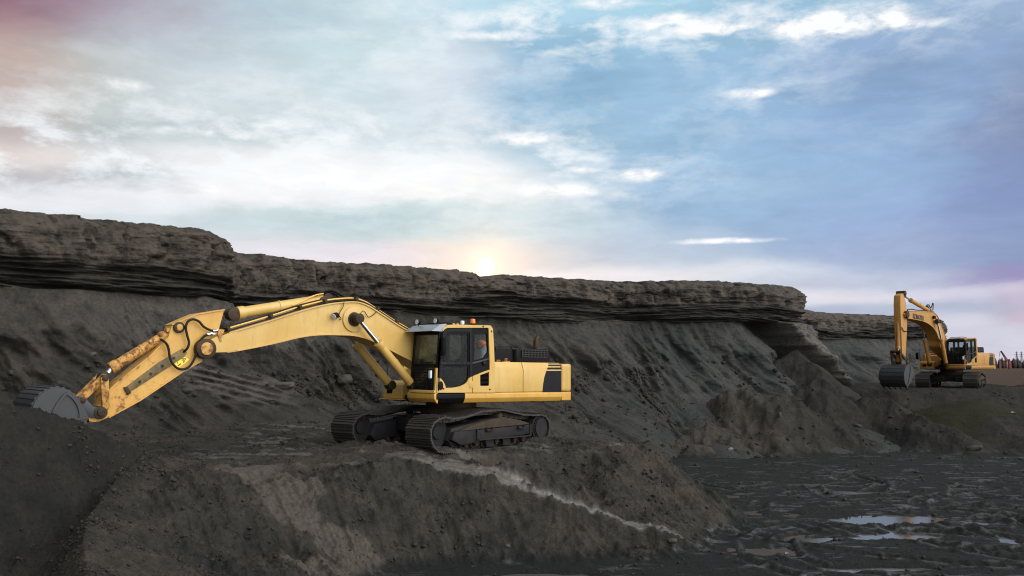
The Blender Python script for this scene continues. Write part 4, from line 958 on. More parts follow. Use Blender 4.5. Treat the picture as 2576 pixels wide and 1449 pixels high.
# shared by both working arms
def rod_cyl(root, name, p0, p1, p2, rr, rb, mb_mat, v, worn_pipes=True):
    """rod pin p0, barrel mouth p1, base pin p2"""
    a, b, c = Vector((p0[0], v, p0[1])), Vector((p1[0], v, p1[1])), Vector((p2[0], v, p2[1]))
    d = (c - b).normalized()
    mb = MB(); mb.cyl(b, c - d*.10, rb, n=28, bevel=.015); mb.cyl(b - d*.02, b + d*.14, rb*1.16, n=28, bevel=.015)
    mid = b + (c-b)*.45; mb.cyl(mid - d*.025, mid + d*.025, rb*1.10, n=28)
    mb.cyl(c - d*.12, c - d*.05, rb*1.08, rb*.7, n=28)
    cy = mb.build(name, mb_mat, root)
    mb = MB(); mb.cyl(a, b + d*.05, rr, n=20); mb.build('piston_rod', chrome, cy)
    for p in (a, c): mb = MB(); mb.cyl(p - Vector((0,.11,0)), p + Vector((0,.11,0)), rb*1.12, n=24, bevel=.01); mb.build('pin_eye', grease, cy)
    return cy
def boss(mb, p, v0, v1, r): mb.cyl((p[0], v0, p[1]), (p[0], v1, p[1]), r, n=32, bevel=min(.012, r*.2))
def arc_pts(pts, n=6):
    P_ = [pts[0]] + list(pts) + [pts[-1]]; out = []
    for i in range(1, len(P_)-2):
        a, b, c, d = [Vector(x) for x in P_[i-1:i+3]]
        for k in range(n):
            t = k/n; q_ = .5*((2*b)+(c-a)*t+(2*a-5*b+4*c-d)*t*t+(3*b-a-3*c+d)*t**3); out.append((q_.x, q_.y))
    return out + [tuple(pts[-1])]

def make_bucket(root, back, lipline, ears, ribs, w=.70):
    """back: outer line from the ear side round to the cutting edge; lipline closes the side plate"""
    bk_ = arc_pts(back, 5)
    mb = MB()
    mb.strip(bk_, -w, w, .03)
    bu = mb.build('bucket', steel, root, smooth=.5)
    side = bk_ + list(lipline)
    for s_ in (1, -1):
        v0 = s_*w
        mb = MB(); mb.prism(side, min(v0, v0+s_*.035), max(v0, v0+s_*.035)); mb.build('side_plate', steel, bu)
        for rb_ in ribs:
            rp = arc_pts(rb_, 5); mb = MB(); a_, b_ = sorted((v0+s_*.03, v0+s_*.07)); mb.strip(rp, a_, b_, .045); mb.build('rib', steel, bu)
    c0 = Vector((sum(p[0] for p in bk_)/len(bk_), sum(p[1] for p in bk_)/len(bk_)))
    for i in range(4, len(bk_)-2, 3):
        p, q_ = Vector(bk_[i]), Vector(bk_[i+1]); t = (q_-p).normalized(); n_ = Vector((-t.y, t.x)); 
        if n_.dot(p-c0) < 0: n_ = -n_
        mb = MB(); mb.box((p.x+n_.x*.02, 0, p.y+n_.y*.02), (.055, 2*w*.985, .022), Matrix.Rotation(-math.atan2(t.y, t.x), 3, 'Y'), bevel=.004); mb.build('wear_strip', steel, bu)
    for s_ in (-.22, .22):
        mb = MB(); mb.prism(ears, s_-.035, s_+.035, .006); mb.build('ear', steel, bu)
    e0, e1 = Vector(bk_[-1]), Vector(bk_[-2]); d = (e0-e1).normalized()
    for k in range(5):
        v_ = (k-2)*w*.46; mb = MB()
        n_ = Vector((-d.y, d.x))*.035
        mb.prism([tuple(e0-d*.08+n_), tuple(e0+d*.10+n_*.8), tuple(e0+d*.26), tuple(e0+d*.10-n_*.8), tuple(e0-d*.08-n_)], v_-.05, v_+.05, .005); mb.build('tooth', steel, bu)
    return bu

def boom_body(root, side, top, bot, mat, w=.33):
    mb = MB(); mb.prism(side, -w+.02, w-.02)
    for ln in (top, bot): mb.strip(arc_pts(ln, 5), -w-.012, w+.012, .028)
    return mb.build('boom', mat, root, smooth=.35)

# ------------------------------------------------------------------ the near excavator
ex1 = empty('excavator', (-1.6, 24.1, EYE + T - .04), (0, R(-.7), R(221)))
tag(ex1, 'large near yellow excavator on the earth bench, arm stretched out low to the left', 'excavator', 'excavators working in the pit')
make_lower(ex1, R(11)); make_upper(ex1)
def front_near(root):
    top = [(6.458,2.65),(6.287,2.708),(5.302,3.025),(4.592,3.268),(3.948,3.448),(3.484,3.527),(3.113,3.553),(2.813,3.488),(2.506,3.344),(1.933,3.055),(1.343,2.76)]
    bot = [(6.616,2.277),(6.314,2.293),(5.963,2.354),(5.283,2.499),(4.572,2.674),(4.078,2.74),(3.566,2.757),(3.17,2.752),(2.763,2.672),(2.345,2.515),(1.916,2.342),(1.447,2.151)]
    foot_t, foot_b = (.66, 2.12), (.62, 1.72)
    top2 = top + [foot_t]; bot2 = bot + [foot_b]
    tip = [(6.847,2.231),(6.923,2.29),(6.938,2.392),(6.888,2.455),(6.733,2.531),(6.544,2.626)]
    prof = arc_pts(top2, 4) + list(reversed(arc_pts(bot2, 4))) + tip
    mb = MB()
    body = arc_pts([(6.33,2.694)] + top2[2:], 4) + list(reversed(arc_pts(bot2[2:], 4))) + [(6.282,2.305)]
    mb.prism(body, -.30, .30)
    mb.strip(arc_pts(top2[1:], 5), -.335, .335, .028); mb.strip(arc_pts(bot2[1:], 5), -.335, .335, .028)
    fork = arc_pts([(6.112,2.757),(6.286,2.702),(6.458,2.642),(6.565,2.619),(6.733,2.531),(6.888,2.455),(6.947,2.351),(6.9,2.25),(6.763,2.236),(6.616,2.277),(6.314,2.293),(6.096,2.326)], 3)
    for s_ in (-1, 1): a_, b_ = sorted((s_*.30, s_*.335)); mb.prism(fork, a_, b_)
    for s_ in (-1, 1):
        mb.cyl((.64, s_*.12, 1.93), (.64, s_*.36, 1.93), .17, n=24)
    boom = mb.build('boom', yellow_boom, root, smooth=.35)
    h = [(3.195,3.135),(6.789,2.355)]
    mb = MB(); boss(mb, h[0], -.345, .345, .30); mb.build('boss_plate', yellow_boom, boom)
    mb = MB(); boss(mb, h[0], -.60, .60, .085); boss(mb, h[0], -.40, .40, .13); mb.build('pin', grease, boom)
    mb = MB(); boss(mb, h[1], -.39, .39, .135); mb.build('pin', yellow_worn, boom)
    mb = MB(); boss(mb, h[1], -.37, .37, .215); mb.build('pin_collar', grease, boom); mb = MB(); boss(mb, h[0], -.355, .355, .175); mb.build('pin_collar', grease, boom)
    # arm-cylinder lug on the boom's back
    lug = [(4.108,3.397),(3.988,3.621),(3.836,3.688),(3.731,3.637),(3.622,3.505)]
    for s_ in (-.15, .15):
        mb = MB(); mb.prism(lug, s_-.025, s_+.025, .006); mb.build('lug', grease, boom)
    rod_cyl(root, 'arm_cylinder', *[(6.09,3.135),(5.956,3.163),(3.765,3.602)], .055, .125, yellow_boom, 0)
    for v_ in (.50, -.50):
        rod_cyl(root, 'boom_cylinder', *[(3.192,3.152),(2.609,2.582),(1.581,1.558)], .052, .105, yellow, v_)
    # steel pipes along the boom's back, hoses
    for (v_, dz, vv) in ((.20, .06, .2), (.12, .09, .12), (.29, .012, .28), (.05, .05, .05)):
        pth = [(p[0], p[1] + .035 + dz) for p in top2[1:]]
        mb = MB(); mb.tube([(p[0], v_, p[1]) for p in arc_pts(pth, 4)], .019 if v_ > .1 else .024, 8); mb.build('hydraulic_pipe', yellow_rail if .15 < v_ < .25 else rubber, boom)
    for i_ in (1, 2, 3, 4, 6, 8, 9):
        p = top2[i_]; q_ = top2[i_+1]; an = math.atan2(q_[1]-p[1], q_[0]-p[0])
        mb = MB(); mb.box((p[0], .2, p[1]+.08), (.07, .26, .10), Matrix.Rotation(-an, 3, 'Y'), bevel=.01); mb.build('pipe_clamp', grease, boom)
    cp_ = [(4.717,3.393),(4.425,3.522),(4.302,3.597),(4.077,3.684),(3.924,3.717)]
    mb = MB(); mb.tube([(p[0], .13, p[1]) for p in cp_], .018, 8, smooth=4); mb.build('hydraulic_pipe', yellow_rail, root)
    for (v_, l_) in ((.05, [(3.975,3.714),(3.771,3.791),(3.562,3.782),(3.347,3.69),(3.13,3.609)]), (-.02, [(3.924,3.701),(3.744,3.758),(3.534,3.737),(3.399,3.652),(3.183,3.594)]), (.12, [(4.127,3.654),(3.875,3.785),(3.667,3.81),(3.428,3.72),(3.238,3.626)])):
        mb = MB(); mb.tube([(p[0], v_, p[1]) for p in l_], .024, 8, smooth=5); mb.build('hose', rubber, root)
    # lamp on the boom side, with cable
    lm = [(3.713,3.202)][0]
    mb = MB(); mb.cyl((lm[0]-.02,.40,lm[1]+.03),(lm[0]+.08,.42,lm[1]-.03),.055,.085,n=20,bevel=.01); mb.box((lm[0]-.05,.37,lm[1]),(.06,.08,.10),bevel=.01); bl = mb.build('boom_lamp', black_paint, boom)
    mb = MB(); mb.cyl((lm[0]+.08,.42,lm[1]-.03),(lm[0]+.088,.421,lm[1]-.035),.078,n=20); mb.build('lens', lens_m, bl)
    for l_ in ([(3.489,3.523),(3.512,3.418),(3.599,3.276),(3.623,3.218),(3.556,3.141),(3.594,3.105)], [(3.069,3.244),(2.977,3.342),(2.909,3.322),(2.825,3.221),(2.77,3.212),(2.662,3.276),(2.581,3.351)]):
        mb = MB(); mb.tube([(p[0], .345, p[1]) for p in l_], .010, 6, smooth=5); mb.build('cable', grease, boom)
    # arm -------------------------------------------------------------
    armp = [(6.364,3.203),(6.632,3.143),(6.957,3.073),(7.173,2.978),(7.472,2.828),(7.49,2.778),(7.548,2.563),(7.913,2.17),(8.271,1.863),(8.567,1.601),(8.753,1.409),(8.785,1.345),(8.865,1.182),(9.015,1.048),(9.037,0.949),(9.007,0.867),(8.834,0.88),(8.661,0.958),(8.06,1.29),(7.207,1.881),(6.816,2.111),(6.678,2.233),(6.582,2.394),(6.489,2.677)]
    mb = MB(); mb.prism(armp, -.19, .19)
    topl = [(6.356,3.211),(6.633,3.153),(6.957,3.085),(7.174,2.987),(7.479,2.837)]; mb.strip(topl, -.215, .215, .025)
    tl2 = [(7.549,2.567),(7.913,2.174),(8.271,1.867),(8.567,1.605),(8.753,1.412)]; mb.strip(tl2, -.215, .215, .025)
    bl2 = [(6.816,2.107),(7.206,1.877),(8.06,1.287),(8.661,0.954)]; mb.strip(bl2, -.215, .215, .03)
    arm = mb.build('arm', yellow_arm, root, smooth=.35)
    wp = [(7.234,2.358),(7.142,2.272),(7.188,2.183),(7.529,1.946),(8.286,1.443),(8.354,1.555),(7.726,2.058)]
    mb = MB(); mb.prism(wp, .185, .207, .004); cov = mb.build('guard_plate', plain('dirty_olive_plate', (.17,.115,.035), .6, .1, .4, 9, (.04,.03,.02), .8), arm)
    for p_ in [(7.422,2.15),(7.65,1.983),(7.876,1.819),(8.091,1.657)]:
        mb = MB(); mb.cyl((p_[0],.20,p_[1]),(p_[0],.225,p_[1]),.03,n=12,bevel=.006); mb.build('bolt', grease, cov)
    mb = MB(); mb.prism([(8.411,1.545),(8.33,1.564),(8.251,1.433),(8.322,1.387)], .19, .235, .01); mb.build('guard_plate', grease, arm)
    pn_ = [(7.343,2.788),(8.833,1.057),(8.745,1.161),(8.786,1.734),(9.183,1.304)]
    mb = MB(); boss(mb, pn_[0], -.26, .26, .115); mb.build('pin_collar', grease, arm)
    mb = MB(); boss(mb, pn_[0], -.275, .275, .07); mb.build('pin', yellow_worn, arm)
    mb = MB(); boss(mb, pn_[1], -.27, .27, .13); boss(mb, pn_[1], -.30, .30, .07); mb.build('pin', grease, arm); mb = MB(); boss(mb, pn_[2], -.24, .24, .07); mb.build('pin', grease, arm)
    rod_cyl(root, 'bucket_cylinder', *[(8.725,1.737),(8.6,1.925),(7.286,2.783)], .05, .105, yellow_worn, 0)
    for p_ in [(7.537,2.711),(7.669,2.629),(7.862,2.459)]:
        mb = MB(); mb.cyl((p_[0],.02,p_[1]),(p_[0],.14,p_[1]+.02),.05,n=14,bevel=.01); mb.build('fitting', yellow_worn, arm)
    # links
    for s_ in (-.24, .24):
        mb = MB(); a_, b_ = pn_[3], pn_[2]
        mb.prism([(a_[0]-.07,a_[1]+.02),(a_[0]+.0,a_[1]+.08),(a_[0]+.08,a_[1]),(b_[0]+.06,b_[1]-.02),(b_[0],b_[1]-.07),(b_[0]-.07,b_[1]+.01)], s_-.03, s_+.03, .01); mb.build('link', yellow_worn, root)
    for s_ in (-.13, .13):
        a_, c_2 = pn_[3], pn_[4]; d = (Vector(c_2)-Vector(a_)).normalized(); n_ = Vector((-d.y, d.x))*.065
        mb = MB(); mb.prism([tuple(Vector(a_)+n_-d*.06), tuple(Vector(c_2)+n_+d*.05), tuple(Vector(c_2)-n_+d*.05), tuple(Vector(a_)-n_-d*.06)], s_-.04, s_+.04, .012); mb.build('bucket_link', yellow_worn, root)
    mb = MB(); boss(mb, pn_[3], -.30, .30, .065); mb.build('link_pin', grease, root); mb = MB(); boss(mb, pn_[4], -.30, .30, .06); mb.build('link_pin', grease, root)
    # hoses hanging on the arm
    for l_ in ([(6.566,2.748),(6.679,2.747),(6.845,2.82),(6.951,2.925),(7.083,2.968),(7.19,2.914),(7.228,2.785),(7.188,2.611),(7.148,2.476),(7.177,2.358),(7.213,2.279)],
               [(6.697,2.671),(6.817,2.624),(6.914,2.512),(6.967,2.344),(7.001,2.186),(7.065,2.048),(7.15,1.95),(7.267,1.914),(7.385,1.948),(7.487,2.052),(7.54,2.176),(7.565,2.31),(7.598,2.405),(7.649,2.471),(7.699,2.527)]):
        mb = MB(); mb.tube([(p[0], .30 if i < len(l_)-1 else .2, p[1]) for i, p in enumerate(l_)], .026, 10, smooth=5); mb.build('hose', rubber, root)
        e_ = l_[0]; mb = MB(); mb.cyl((e_[0]-.10,.30,e_[1]),(e_[0]+.07,.30,e_[1]-.01),.030,n=12); mb.cyl((e_[0]-.04,.30,e_[1]),(e_[0]+.0,.30,e_[1]),.038,n=6); mb.build('hose_fitting', chrome, root)
    br = [(6.537,2.777),(6.407,2.772),(6.446,2.655),(6.462,2.519),(6.495,2.529),(6.554,2.652)]
    mb = MB(); mb.prism(br, .335, .36); mb.build('hose_bracket', yellow_worn, boom)
    # warning stickers
    st_ = [(7.22,2.202),(7.078,2.123),(7.326,1.929),(7.44,2.082)]
    mb = MB(); mb.prism(st_, .191, .1935); s1 = mb.build('sticker', sticker_m, arm)
    tri = [(7.257,2.147),(7.153,2.149),(7.198,2.043)]; tri_i = [(7.239,2.136),(7.17,2.137),(7.199,2.07)]
    mb = MB(); mb.prism(tri, .194, .1955, holes=[tri_i]); mb.prism([(7.213,2.128),(7.189,2.129),(7.195,2.086),(7.205,2.086)], .194, .1955); mb.prism([(7.329,1.996),(7.263,2.042),(7.252,2.023),(7.319,1.977)], .194, .1955); mb.prism([(7.34,2.064),(7.321,2.064),(7.315,2.035),(7.335,2.035)], .194, .1955); mb.build('warning_sign', ink_m, s1)
    # bucket, back up, mouth down towards the berm
    back = [(9.266,1.134),(9.41,1.347),(9.548,1.479),(9.731,1.548),(9.89,1.524),(10.044,1.436),(10.144,1.287),(10.182,1.126),(10.184,0.948),(10.135,0.761)]
    lipl = [(9.642,0.744),(9.237,0.861),(9.196,1.001)]
    ears = [(9.3,1.278),(9.238,1.386),(9.133,1.348),(8.987,1.184),(8.802,1.144),(8.769,0.997),(8.872,0.963),(9.029,0.967),(9.189,1.097)]
    ribs = [[(9.612,1.45),(9.689,1.367),(9.778,1.213),(9.849,1.016),(9.864,0.854)], [(9.612,1.45),(9.511,1.383),(9.405,1.242),(9.356,1.101),(9.346,0.996)], [(9.653,0.969),(9.424,0.963),(9.206,1.001)]]
    make_bucket(root, back, lipl, ears, ribs)
front_near(ex1)

# ------------------------------------------------------------------ the far excavator: copies of the shared parts, its own arm
shared = [c for c in ex1.children if c.name.split('.')[0] in ('deck_frame','deck_skirt','deck_front','cab','engine_door','hood','counterweight','engine_cover','filler_cap','fuel_tank','tool_box','step_plate','handrail','mirror','track','car_body','slew_ring')]
ex2 = empty('excavator', (27.3, 57.0, EYE - 1.50), (0, 0, R(221)))
tag(ex2, 'distant yellow excavator on a mound at the right, arm folded, bucket resting on the ground', 'excavator', 'excavators working in the pit')
def copy_tree(o, parent):
    c = o.copy(); COL.objects.link(c); c.parent = parent
    for ch in list(o.children): copy_tree(ch, c)
    return c
for o_ in shared:
    c = copy_tree(o_, ex2)
    for ch in list(c.children):
        if ch.name.split('.')[0] in ('beacon', 'visor', 'roof_lamp', 'work_lamp'):
            for g_ in list(ch.children): bpy.data.objects.remove(g_)
            bpy.data.objects.remove(ch)
    if o_.name.split('.')[0] in ('track', 'car_body'): c.rotation_euler.z = R(16)
def repaint(o):
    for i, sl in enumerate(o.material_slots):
        k = DULL.get(sl.material.name)
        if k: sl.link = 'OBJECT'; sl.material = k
    for ch in o.children: repaint(ch)
dull_paint = paint('dull_yellow_paint', (.37, .190, .044), .42, rough=.5)  # darker, duller, more orange yellow for the far machine
DULL = {'yellow_paint': dull_paint, 'deck_paint': dull_paint, 'boom_paint': dull_paint}
for o_ in ex2.children: repaint(o_)
def front_far(root):
    top = [(6.031,4.543),(5.038,4.568),(3.874,4.582),(2.931,4.573),(2.488,4.429),(2.154,4.165),(1.69,3.579),(1.326,2.986),(1.114,2.434)]
    bot = [(6.203,4.12),(5.362,4.082),(4.312,4.004),(3.54,3.848),(2.961,3.615),(2.535,3.283),(2.264,2.877),(2.099,2.422)]
    top2 = top + [(.66, 2.12)]; bot2 = bot + [(.45, 1.75)]
    tip = [(6.475,4.198),(6.537,4.348),(6.361,4.486)]
    mb = MB(); mb.prism(arc_pts(top2, 4) + list(reversed(arc_pts(bot2, 4))) + tip, -.31, .31)
    mb.strip(arc_pts(top2, 4), -.335, .335, .03); mb.strip(arc_pts(bot2, 4), -.335, .335, .03)
    boom = mb.build('boom', yellow_boom, root, smooth=.35)
    h = [(2.521,4.038),(6.279,4.336)]
    mb = MB(); boss(mb, h[0], -.60, .60, .10); boss(mb, h[0], -.40, .40, .17); mb.build('pin', grease, boom)
    mb = MB(); boss(mb, h[1], -.38, .38, .20); mb.build('pin', grease, boom)
    mb = MB(); lp = [(2.992,4.273)][0]; mb.box((lp[0],.40,lp[1]),(.22,.12,.18),bevel=.03); bl = mb.build('boom_lamp', black_paint, boom)
    cu = bpy.data.curves.new('lettering', 'FONT'); cu.body = 'KOMATSU'; cu.size = .42; cu.extrude = .004; cu.offset = .012; cu.align_x = 'CENTER'; cu.align_y = 'CENTER'; cu.materials.append(ink_m)
    tx = bpy.data.objects.new('tmp_text', cu); COL.objects.link(tx); bpy.context.view_layer.update()
    me = bpy.data.meshes.new_from_object(tx.evaluated_get(bpy.context.evaluated_depsgraph_get())); bpy.data.objects.remove(tx)
    q1 = [(5.557,4.252),(4.223,4.142)]
    lt = bpy.data.objects.new('lettering', me); COL.objects.link(lt); lt.parent = boom
    wd = math.hypot(q1[0][0]-q1[1][0], q1[0][1]-q1[1][1]); an = math.atan2(q1[0][1]-q1[1][1], q1[0][0]-q1[1][0])
    xs_ = [v.co.x for v in me.vertices]; k_s = wd / (max(xs_)-min(xs_))
    xd = Vector((q1[1][0]-q1[0][0], 0, q1[1][1]-q1[0][1])).normalized(); yd = Vector((0,1,0)).cross(xd); yd = -yd if yd.z < 0 else yd
    mt = Matrix((( xd.x, yd.x, 0), (0, 0, 1), (xd.z, yd.z, 0))).transposed().transposed()
    lt.matrix_local = Matrix.Translation(((q1[0][0]+q1[1][0])/2, .322, (q1[0][1]+q1[1][1])/2 + .0)) @ Matrix(((xd.x, yd.x, 0), (0, 0, 1), (xd.z, yd.z, 0))).to_4x4() @ Matrix.Diagonal((k_s, 1.0, 1, 1))
    rod_cyl(root, 'arm_cylinder', *[(5.976,5.467),(5.101,5.22),(2.798,4.684)], .055, .12, yellow, 0)
    rod_cyl(root, 'boom_cylinder', *[(2.851,4.022),(2.403,2.985),(1.869,1.461)], .055, .115, yellow, .5)
    rod_cyl(root, 'boom_cylinder', *[(2.851,4.022),(2.403,2.985),(1.869,1.461)], .055, .115, yellow, -.5)
    armp = [(6.381,5.567),(6.101,4.964),(6.025,4.131),(6.106,3.426),(6.277,2.504),(6.466,1.588),(6.768,1.588),(6.792,2.497),(6.803,3.582),(6.819,4.234),(6.817,4.889),(6.732,5.418)]
    mb = MB(); mb.prism(armp, -.20, .20, .01); arm = mb.build('arm', dull_paint, root)
    p0 = [(6.246,5.577),(5.738,4.281),(6.219,1.59)]
    mb = MB(); boss(mb, p0[0], -.26, .26, .14); mb.build('pin', grease, arm); mb = MB(); boss(mb, p0[2], -.27, .27, .14); mb.build('pin', grease, arm)
    rod_cyl(root, 'bucket_cylinder', *[(6.817,2.174),(6.83,2.369),(6.7,4.159)], .05, .10, dull_paint, 0)
    lk = [(7.178,2.19),(6.572,1.762),(7.057,1.372)]
    for s_ in (-.25, .25):
        for (a_, c_2, nm) in ((lk[0], lk[1], 'link'), (lk[0], lk[2], 'bucket_link')):
            d = (Vector(c_2)-Vector(a_)).normalized(); n_ = Vector((-d.y, d.x))*.07
            mb = MB(); mb.prism([tuple(Vector(a_)+n_-d*.06), tuple(Vector(c_2)+n_+d*.05), tuple(Vector(c_2)-n_+d*.05), tuple(Vector(a_)-n_-d*.06)], s_-.04, s_+.04, .012); mb.build(nm, grease, root)
    mb = MB(); boss(mb, lk[0], -.31, .31, .08); mb.build('link_pin', grease, root)
    for (v_, l_) in ((.05, [(3.083,4.879),(3.173,4.989),(2.919,5.046),(2.682,4.872),(2.525,4.948),(2.355,5.163),(2.289,5.097),(2.391,4.723)]), (-.08, [(2.944,4.747),(3.029,4.927),(2.774,4.984),(2.538,4.786),(2.45,4.628)]), (.05, [(5.486,4.512),(5.665,4.638),(5.095,4.684),(4.522,4.662),(3.645,4.674),(2.246,4.636)])):
        mb = MB(); mb.tube([(p[0], v_, p[1]) for p in l_], .03, 8, smooth=5); mb.build('hose', rubber, root)
    mb = MB(); mb.tube([(p[0], .24, p[1]) for p in [(6.812,3.58),(6.625,3.39),(6.352,3.353),(6.211,3.378)]], .025, 8, smooth=5); mb.build('hose', rubber, root)
    A = Vector([(7.591,1.338)][0])
    # bucket curled: closed back faces forward, opening towards the machine
    back = [(6.75,1.36),(7.05,1.44),(7.40,1.38),(7.68,1.10),(7.76,.75),(7.66,.42),(7.42,.20)]
    lipl = [(7.0,.45),(6.62,.80),(6.55,1.15)]
    ears = [(6.55,1.25),(6.45,1.55),(6.62,1.75),(6.95,1.65),(7.3,1.35)]
    make_bucket(root, back, lipl, ears, [[(7.0,1.38),(7.05,1.0),(7.35,.35)]])
front_far(ex2)
for o_ in ex2.children: repaint(o_)

# things in the near cab
hat = MB(); hp = [(-0.202,2.616)][0]; hat.sphere((0,0,0), .125, 1.1, .95, .9); hat.box((.06,0,-.07),(.26,.24,.012),bevel=.004); hat = hat.build('hard_hat', orange_m)
mw = ex1.matrix_basis; hat.matrix_world = mw @ Matrix.Translation((hp[0], 1.0, hp[1]))
tag(hat, 'round orange hard hat seen through the rear window of the near excavator cab', 'hard hat')
jp = [(-0.21,2.415)][0]
jk = MB(); jk.prism([(-.13,.10),(-.05,.17),(.07,.15),(.15,.06),(.17,-.18),(.12,-.42),(-.16,-.42),(-.17,-.1)], -.16, .16, .06, seg=3); jk = jk.build('jacket', cloth_m); jk.matrix_world = mw @ Matrix.Translation((jp[0], 1.0, jp[1]))
tag(jk, 'pale grey jacket under the orange hard hat in the near excavator cab', 'jacket')

# ------------------------------------------------------------------ far background at the right
def at(x, y, D):               # point seen at print position (x, y) and standing D metres off
    u = (x - 1288) / 2300.; w = (724.5 - y) / 2300.
    cp, sp = math.cos(PITCH), math.sin(PITCH); d = Vector((u, cp - w * sp, sp + w * cp))
    return Vector((0, 0, EYE)) + d * (D / d.y)
PLAIN = EYE - 2.9
redm = plain('bare_branches', (.024, .017, .017), .9, 0, .4, .1, bmp=0)
mb = MB(); rnd = random.Random(11)
for i in range(900):                                     # a far-off wood, one mass
    a = R(rnd.uniform(12, 44)); D = rnd.uniform(640, 900); h = rnd.choice([4.2, 5, 5.4, 5.8, 7]) * rnd.uniform(.8, 1.15); w_ = h * rnd.uniform(.25, .7)
    x, y = D * math.sin(a), D * math.cos(a); n = 7
    base = PLAIN - .3; rings = []
    for (f, r_) in ((0, .5), (.25, 1.0), (.6, .8), (.85, .45)):
        rings.append([mb.bm.verts.new((x + w_*.5*r_*math.cos(6.283*k/n)*rnd.uniform(.6,1.3), y + w_*.5*r_*math.sin(6.283*k/n)*rnd.uniform(.6,1.3), base + h*f*rnd.uniform(.85,1.1))) for k in range(n)])
    tip = mb.bm.verts.new((x, y, base + h))
    for A, B in zip(rings, rings[1:]):
        for k in range(n): mb.face([A[k], A[(k+1) % n], B[(k+1) % n], B[k]])
    for k in range(n): mb.face([rings[-1][k], rings[-1][(k+1) % n], tip])
wd = mb.build('distant_wood', redm, smooth=3); tag(wd, 'low reddish bare wood along the horizon', 'wood', kind='stuff')
# crane
crm = plain('crane_paint', (.16, .020, .024), .6, 0, .2, .5, bmp=0)
cb = at(2526, 912, 520); cr_ = empty('crane', (cb.x, cb.y, PLAIN)); tag(cr_, 'small red crane with a slanting jib on the far horizon', 'crane')
def rel(x, y): p = at(x, y, 520) - cr_.location; return (p.x, 0, p.z)
def lattice(p, q_, w_, n, r_, name, par):
    mb = MB(); p, q_ = Vector(p), Vector(q_); d = (q_-p).normalized(); s1 = Vector((0,1,0)); s2 = d.cross(s1)
    cs = [(s1*a_ + s2*b_) * w_ for a_, b_ in ((1,1),(1,-1),(-1,-1),(-1,1))]
    for k in range(4): mb.tube([p + cs[k], q_ + cs[k]*.5], r_, 4)
    for i in range(n):
        t0, t1 = i/n, (i+1)/n
        for k in range(4): mb.tube([p.lerp(q_, t0) + cs[k]*(1-.5*t0), p.lerp(q_, t1) + cs[(k+1) % 4]*(1-.5*t1)], r_*.7, 4)
    return mb.build(name, crm, par)
lattice(rel(2534, 908), rel(2518, 883), .45, 9, .16, 'jib', cr_)
mb = MB(); mb.tube([rel(2518, 883), rel(2515.5, 886), rel(2515, 893)], .18, 6); mb.build('jib_head', crm, cr_)
mb = MB(); mb.prism([(rel(2514,908)[0], 0.0), (rel(2515.2,908)[0], 6.0), (rel(2515.8,908)[0], 6.0), (rel(2517,908)[0], 0)], -.4, .4); mb.tube([(rel(2515.5,908)[0],0,6.8), (rel(2515.5,908)[0],0,rel(2515,891)[2])], .12, 4); mb.build('mast', crm, cr_)
mb = MB(); mb.prism([(rel(2535,908)[0],0),(rel(2535,908)[0],3.9),(rel(2538,908)[0],5.6),(rel(2541,908)[0],3.9),(rel(2542,908)[0],0)], -1.2, 1.2, .1); mb.build('cabin', crm, cr_)
pym = plain('galvanised_steel', (.16, .12, .15), .6, 0, .1, 1, bmp=0)
for (x_, lab) in ((2558.5, 'pale lattice power pylon on the horizon, left one of the pair'), (2570.5, 'pale lattice power pylon on the horizon, right one of the pair')):
    b0 = at(x_, 912, 1800); hgt = at(x_, 884, 1800).z - PLAIN; py_ = empty('power_pylon', (b0.x, b0.y, PLAIN)); tag(py_, lab, 'pylon', 'power pylons on the horizon')
    mb = MB()
    for sx_ in (-1, 1):
        for sy_ in (-1, 1): mb.tube([(sx_*2.4, sy_*2.4, 0), (sx_*.9, sy_*.9, hgt*.6), (sx_*.3, sy_*.3, hgt)], .28, 4)
    for i in range(9):
        z0 = hgt*i/9; z1 = hgt*(i+1)/9; w0 = 2.4*(1-.85*i/9); w1_ = 2.4*(1-.85*(i+1)/9)
        for s_ in (-1, 1): mb.tube([(-w0, s_*w0, z0), (w1_, s_*w1_, z1)], .16, 4); mb.tube([(w0, s_*w0, z0), (-w1_, s_*w1_, z1)], .16, 4)
    mb.build('tower', pym, py_)
    for f, l_ in ((.62, 3.6), (.76, 4.6), (.90, 3.2)):
        mb = MB(); mb.tube([(-l_, 0, hgt*f), (0, 0, hgt*f + .8), (l_, 0, hgt*f)], .25, 4); mb.tube([(-l_, 0, hgt*f), (l_, 0, hgt*f)], .2, 4); mb.build('cross_arm', pym, py_)

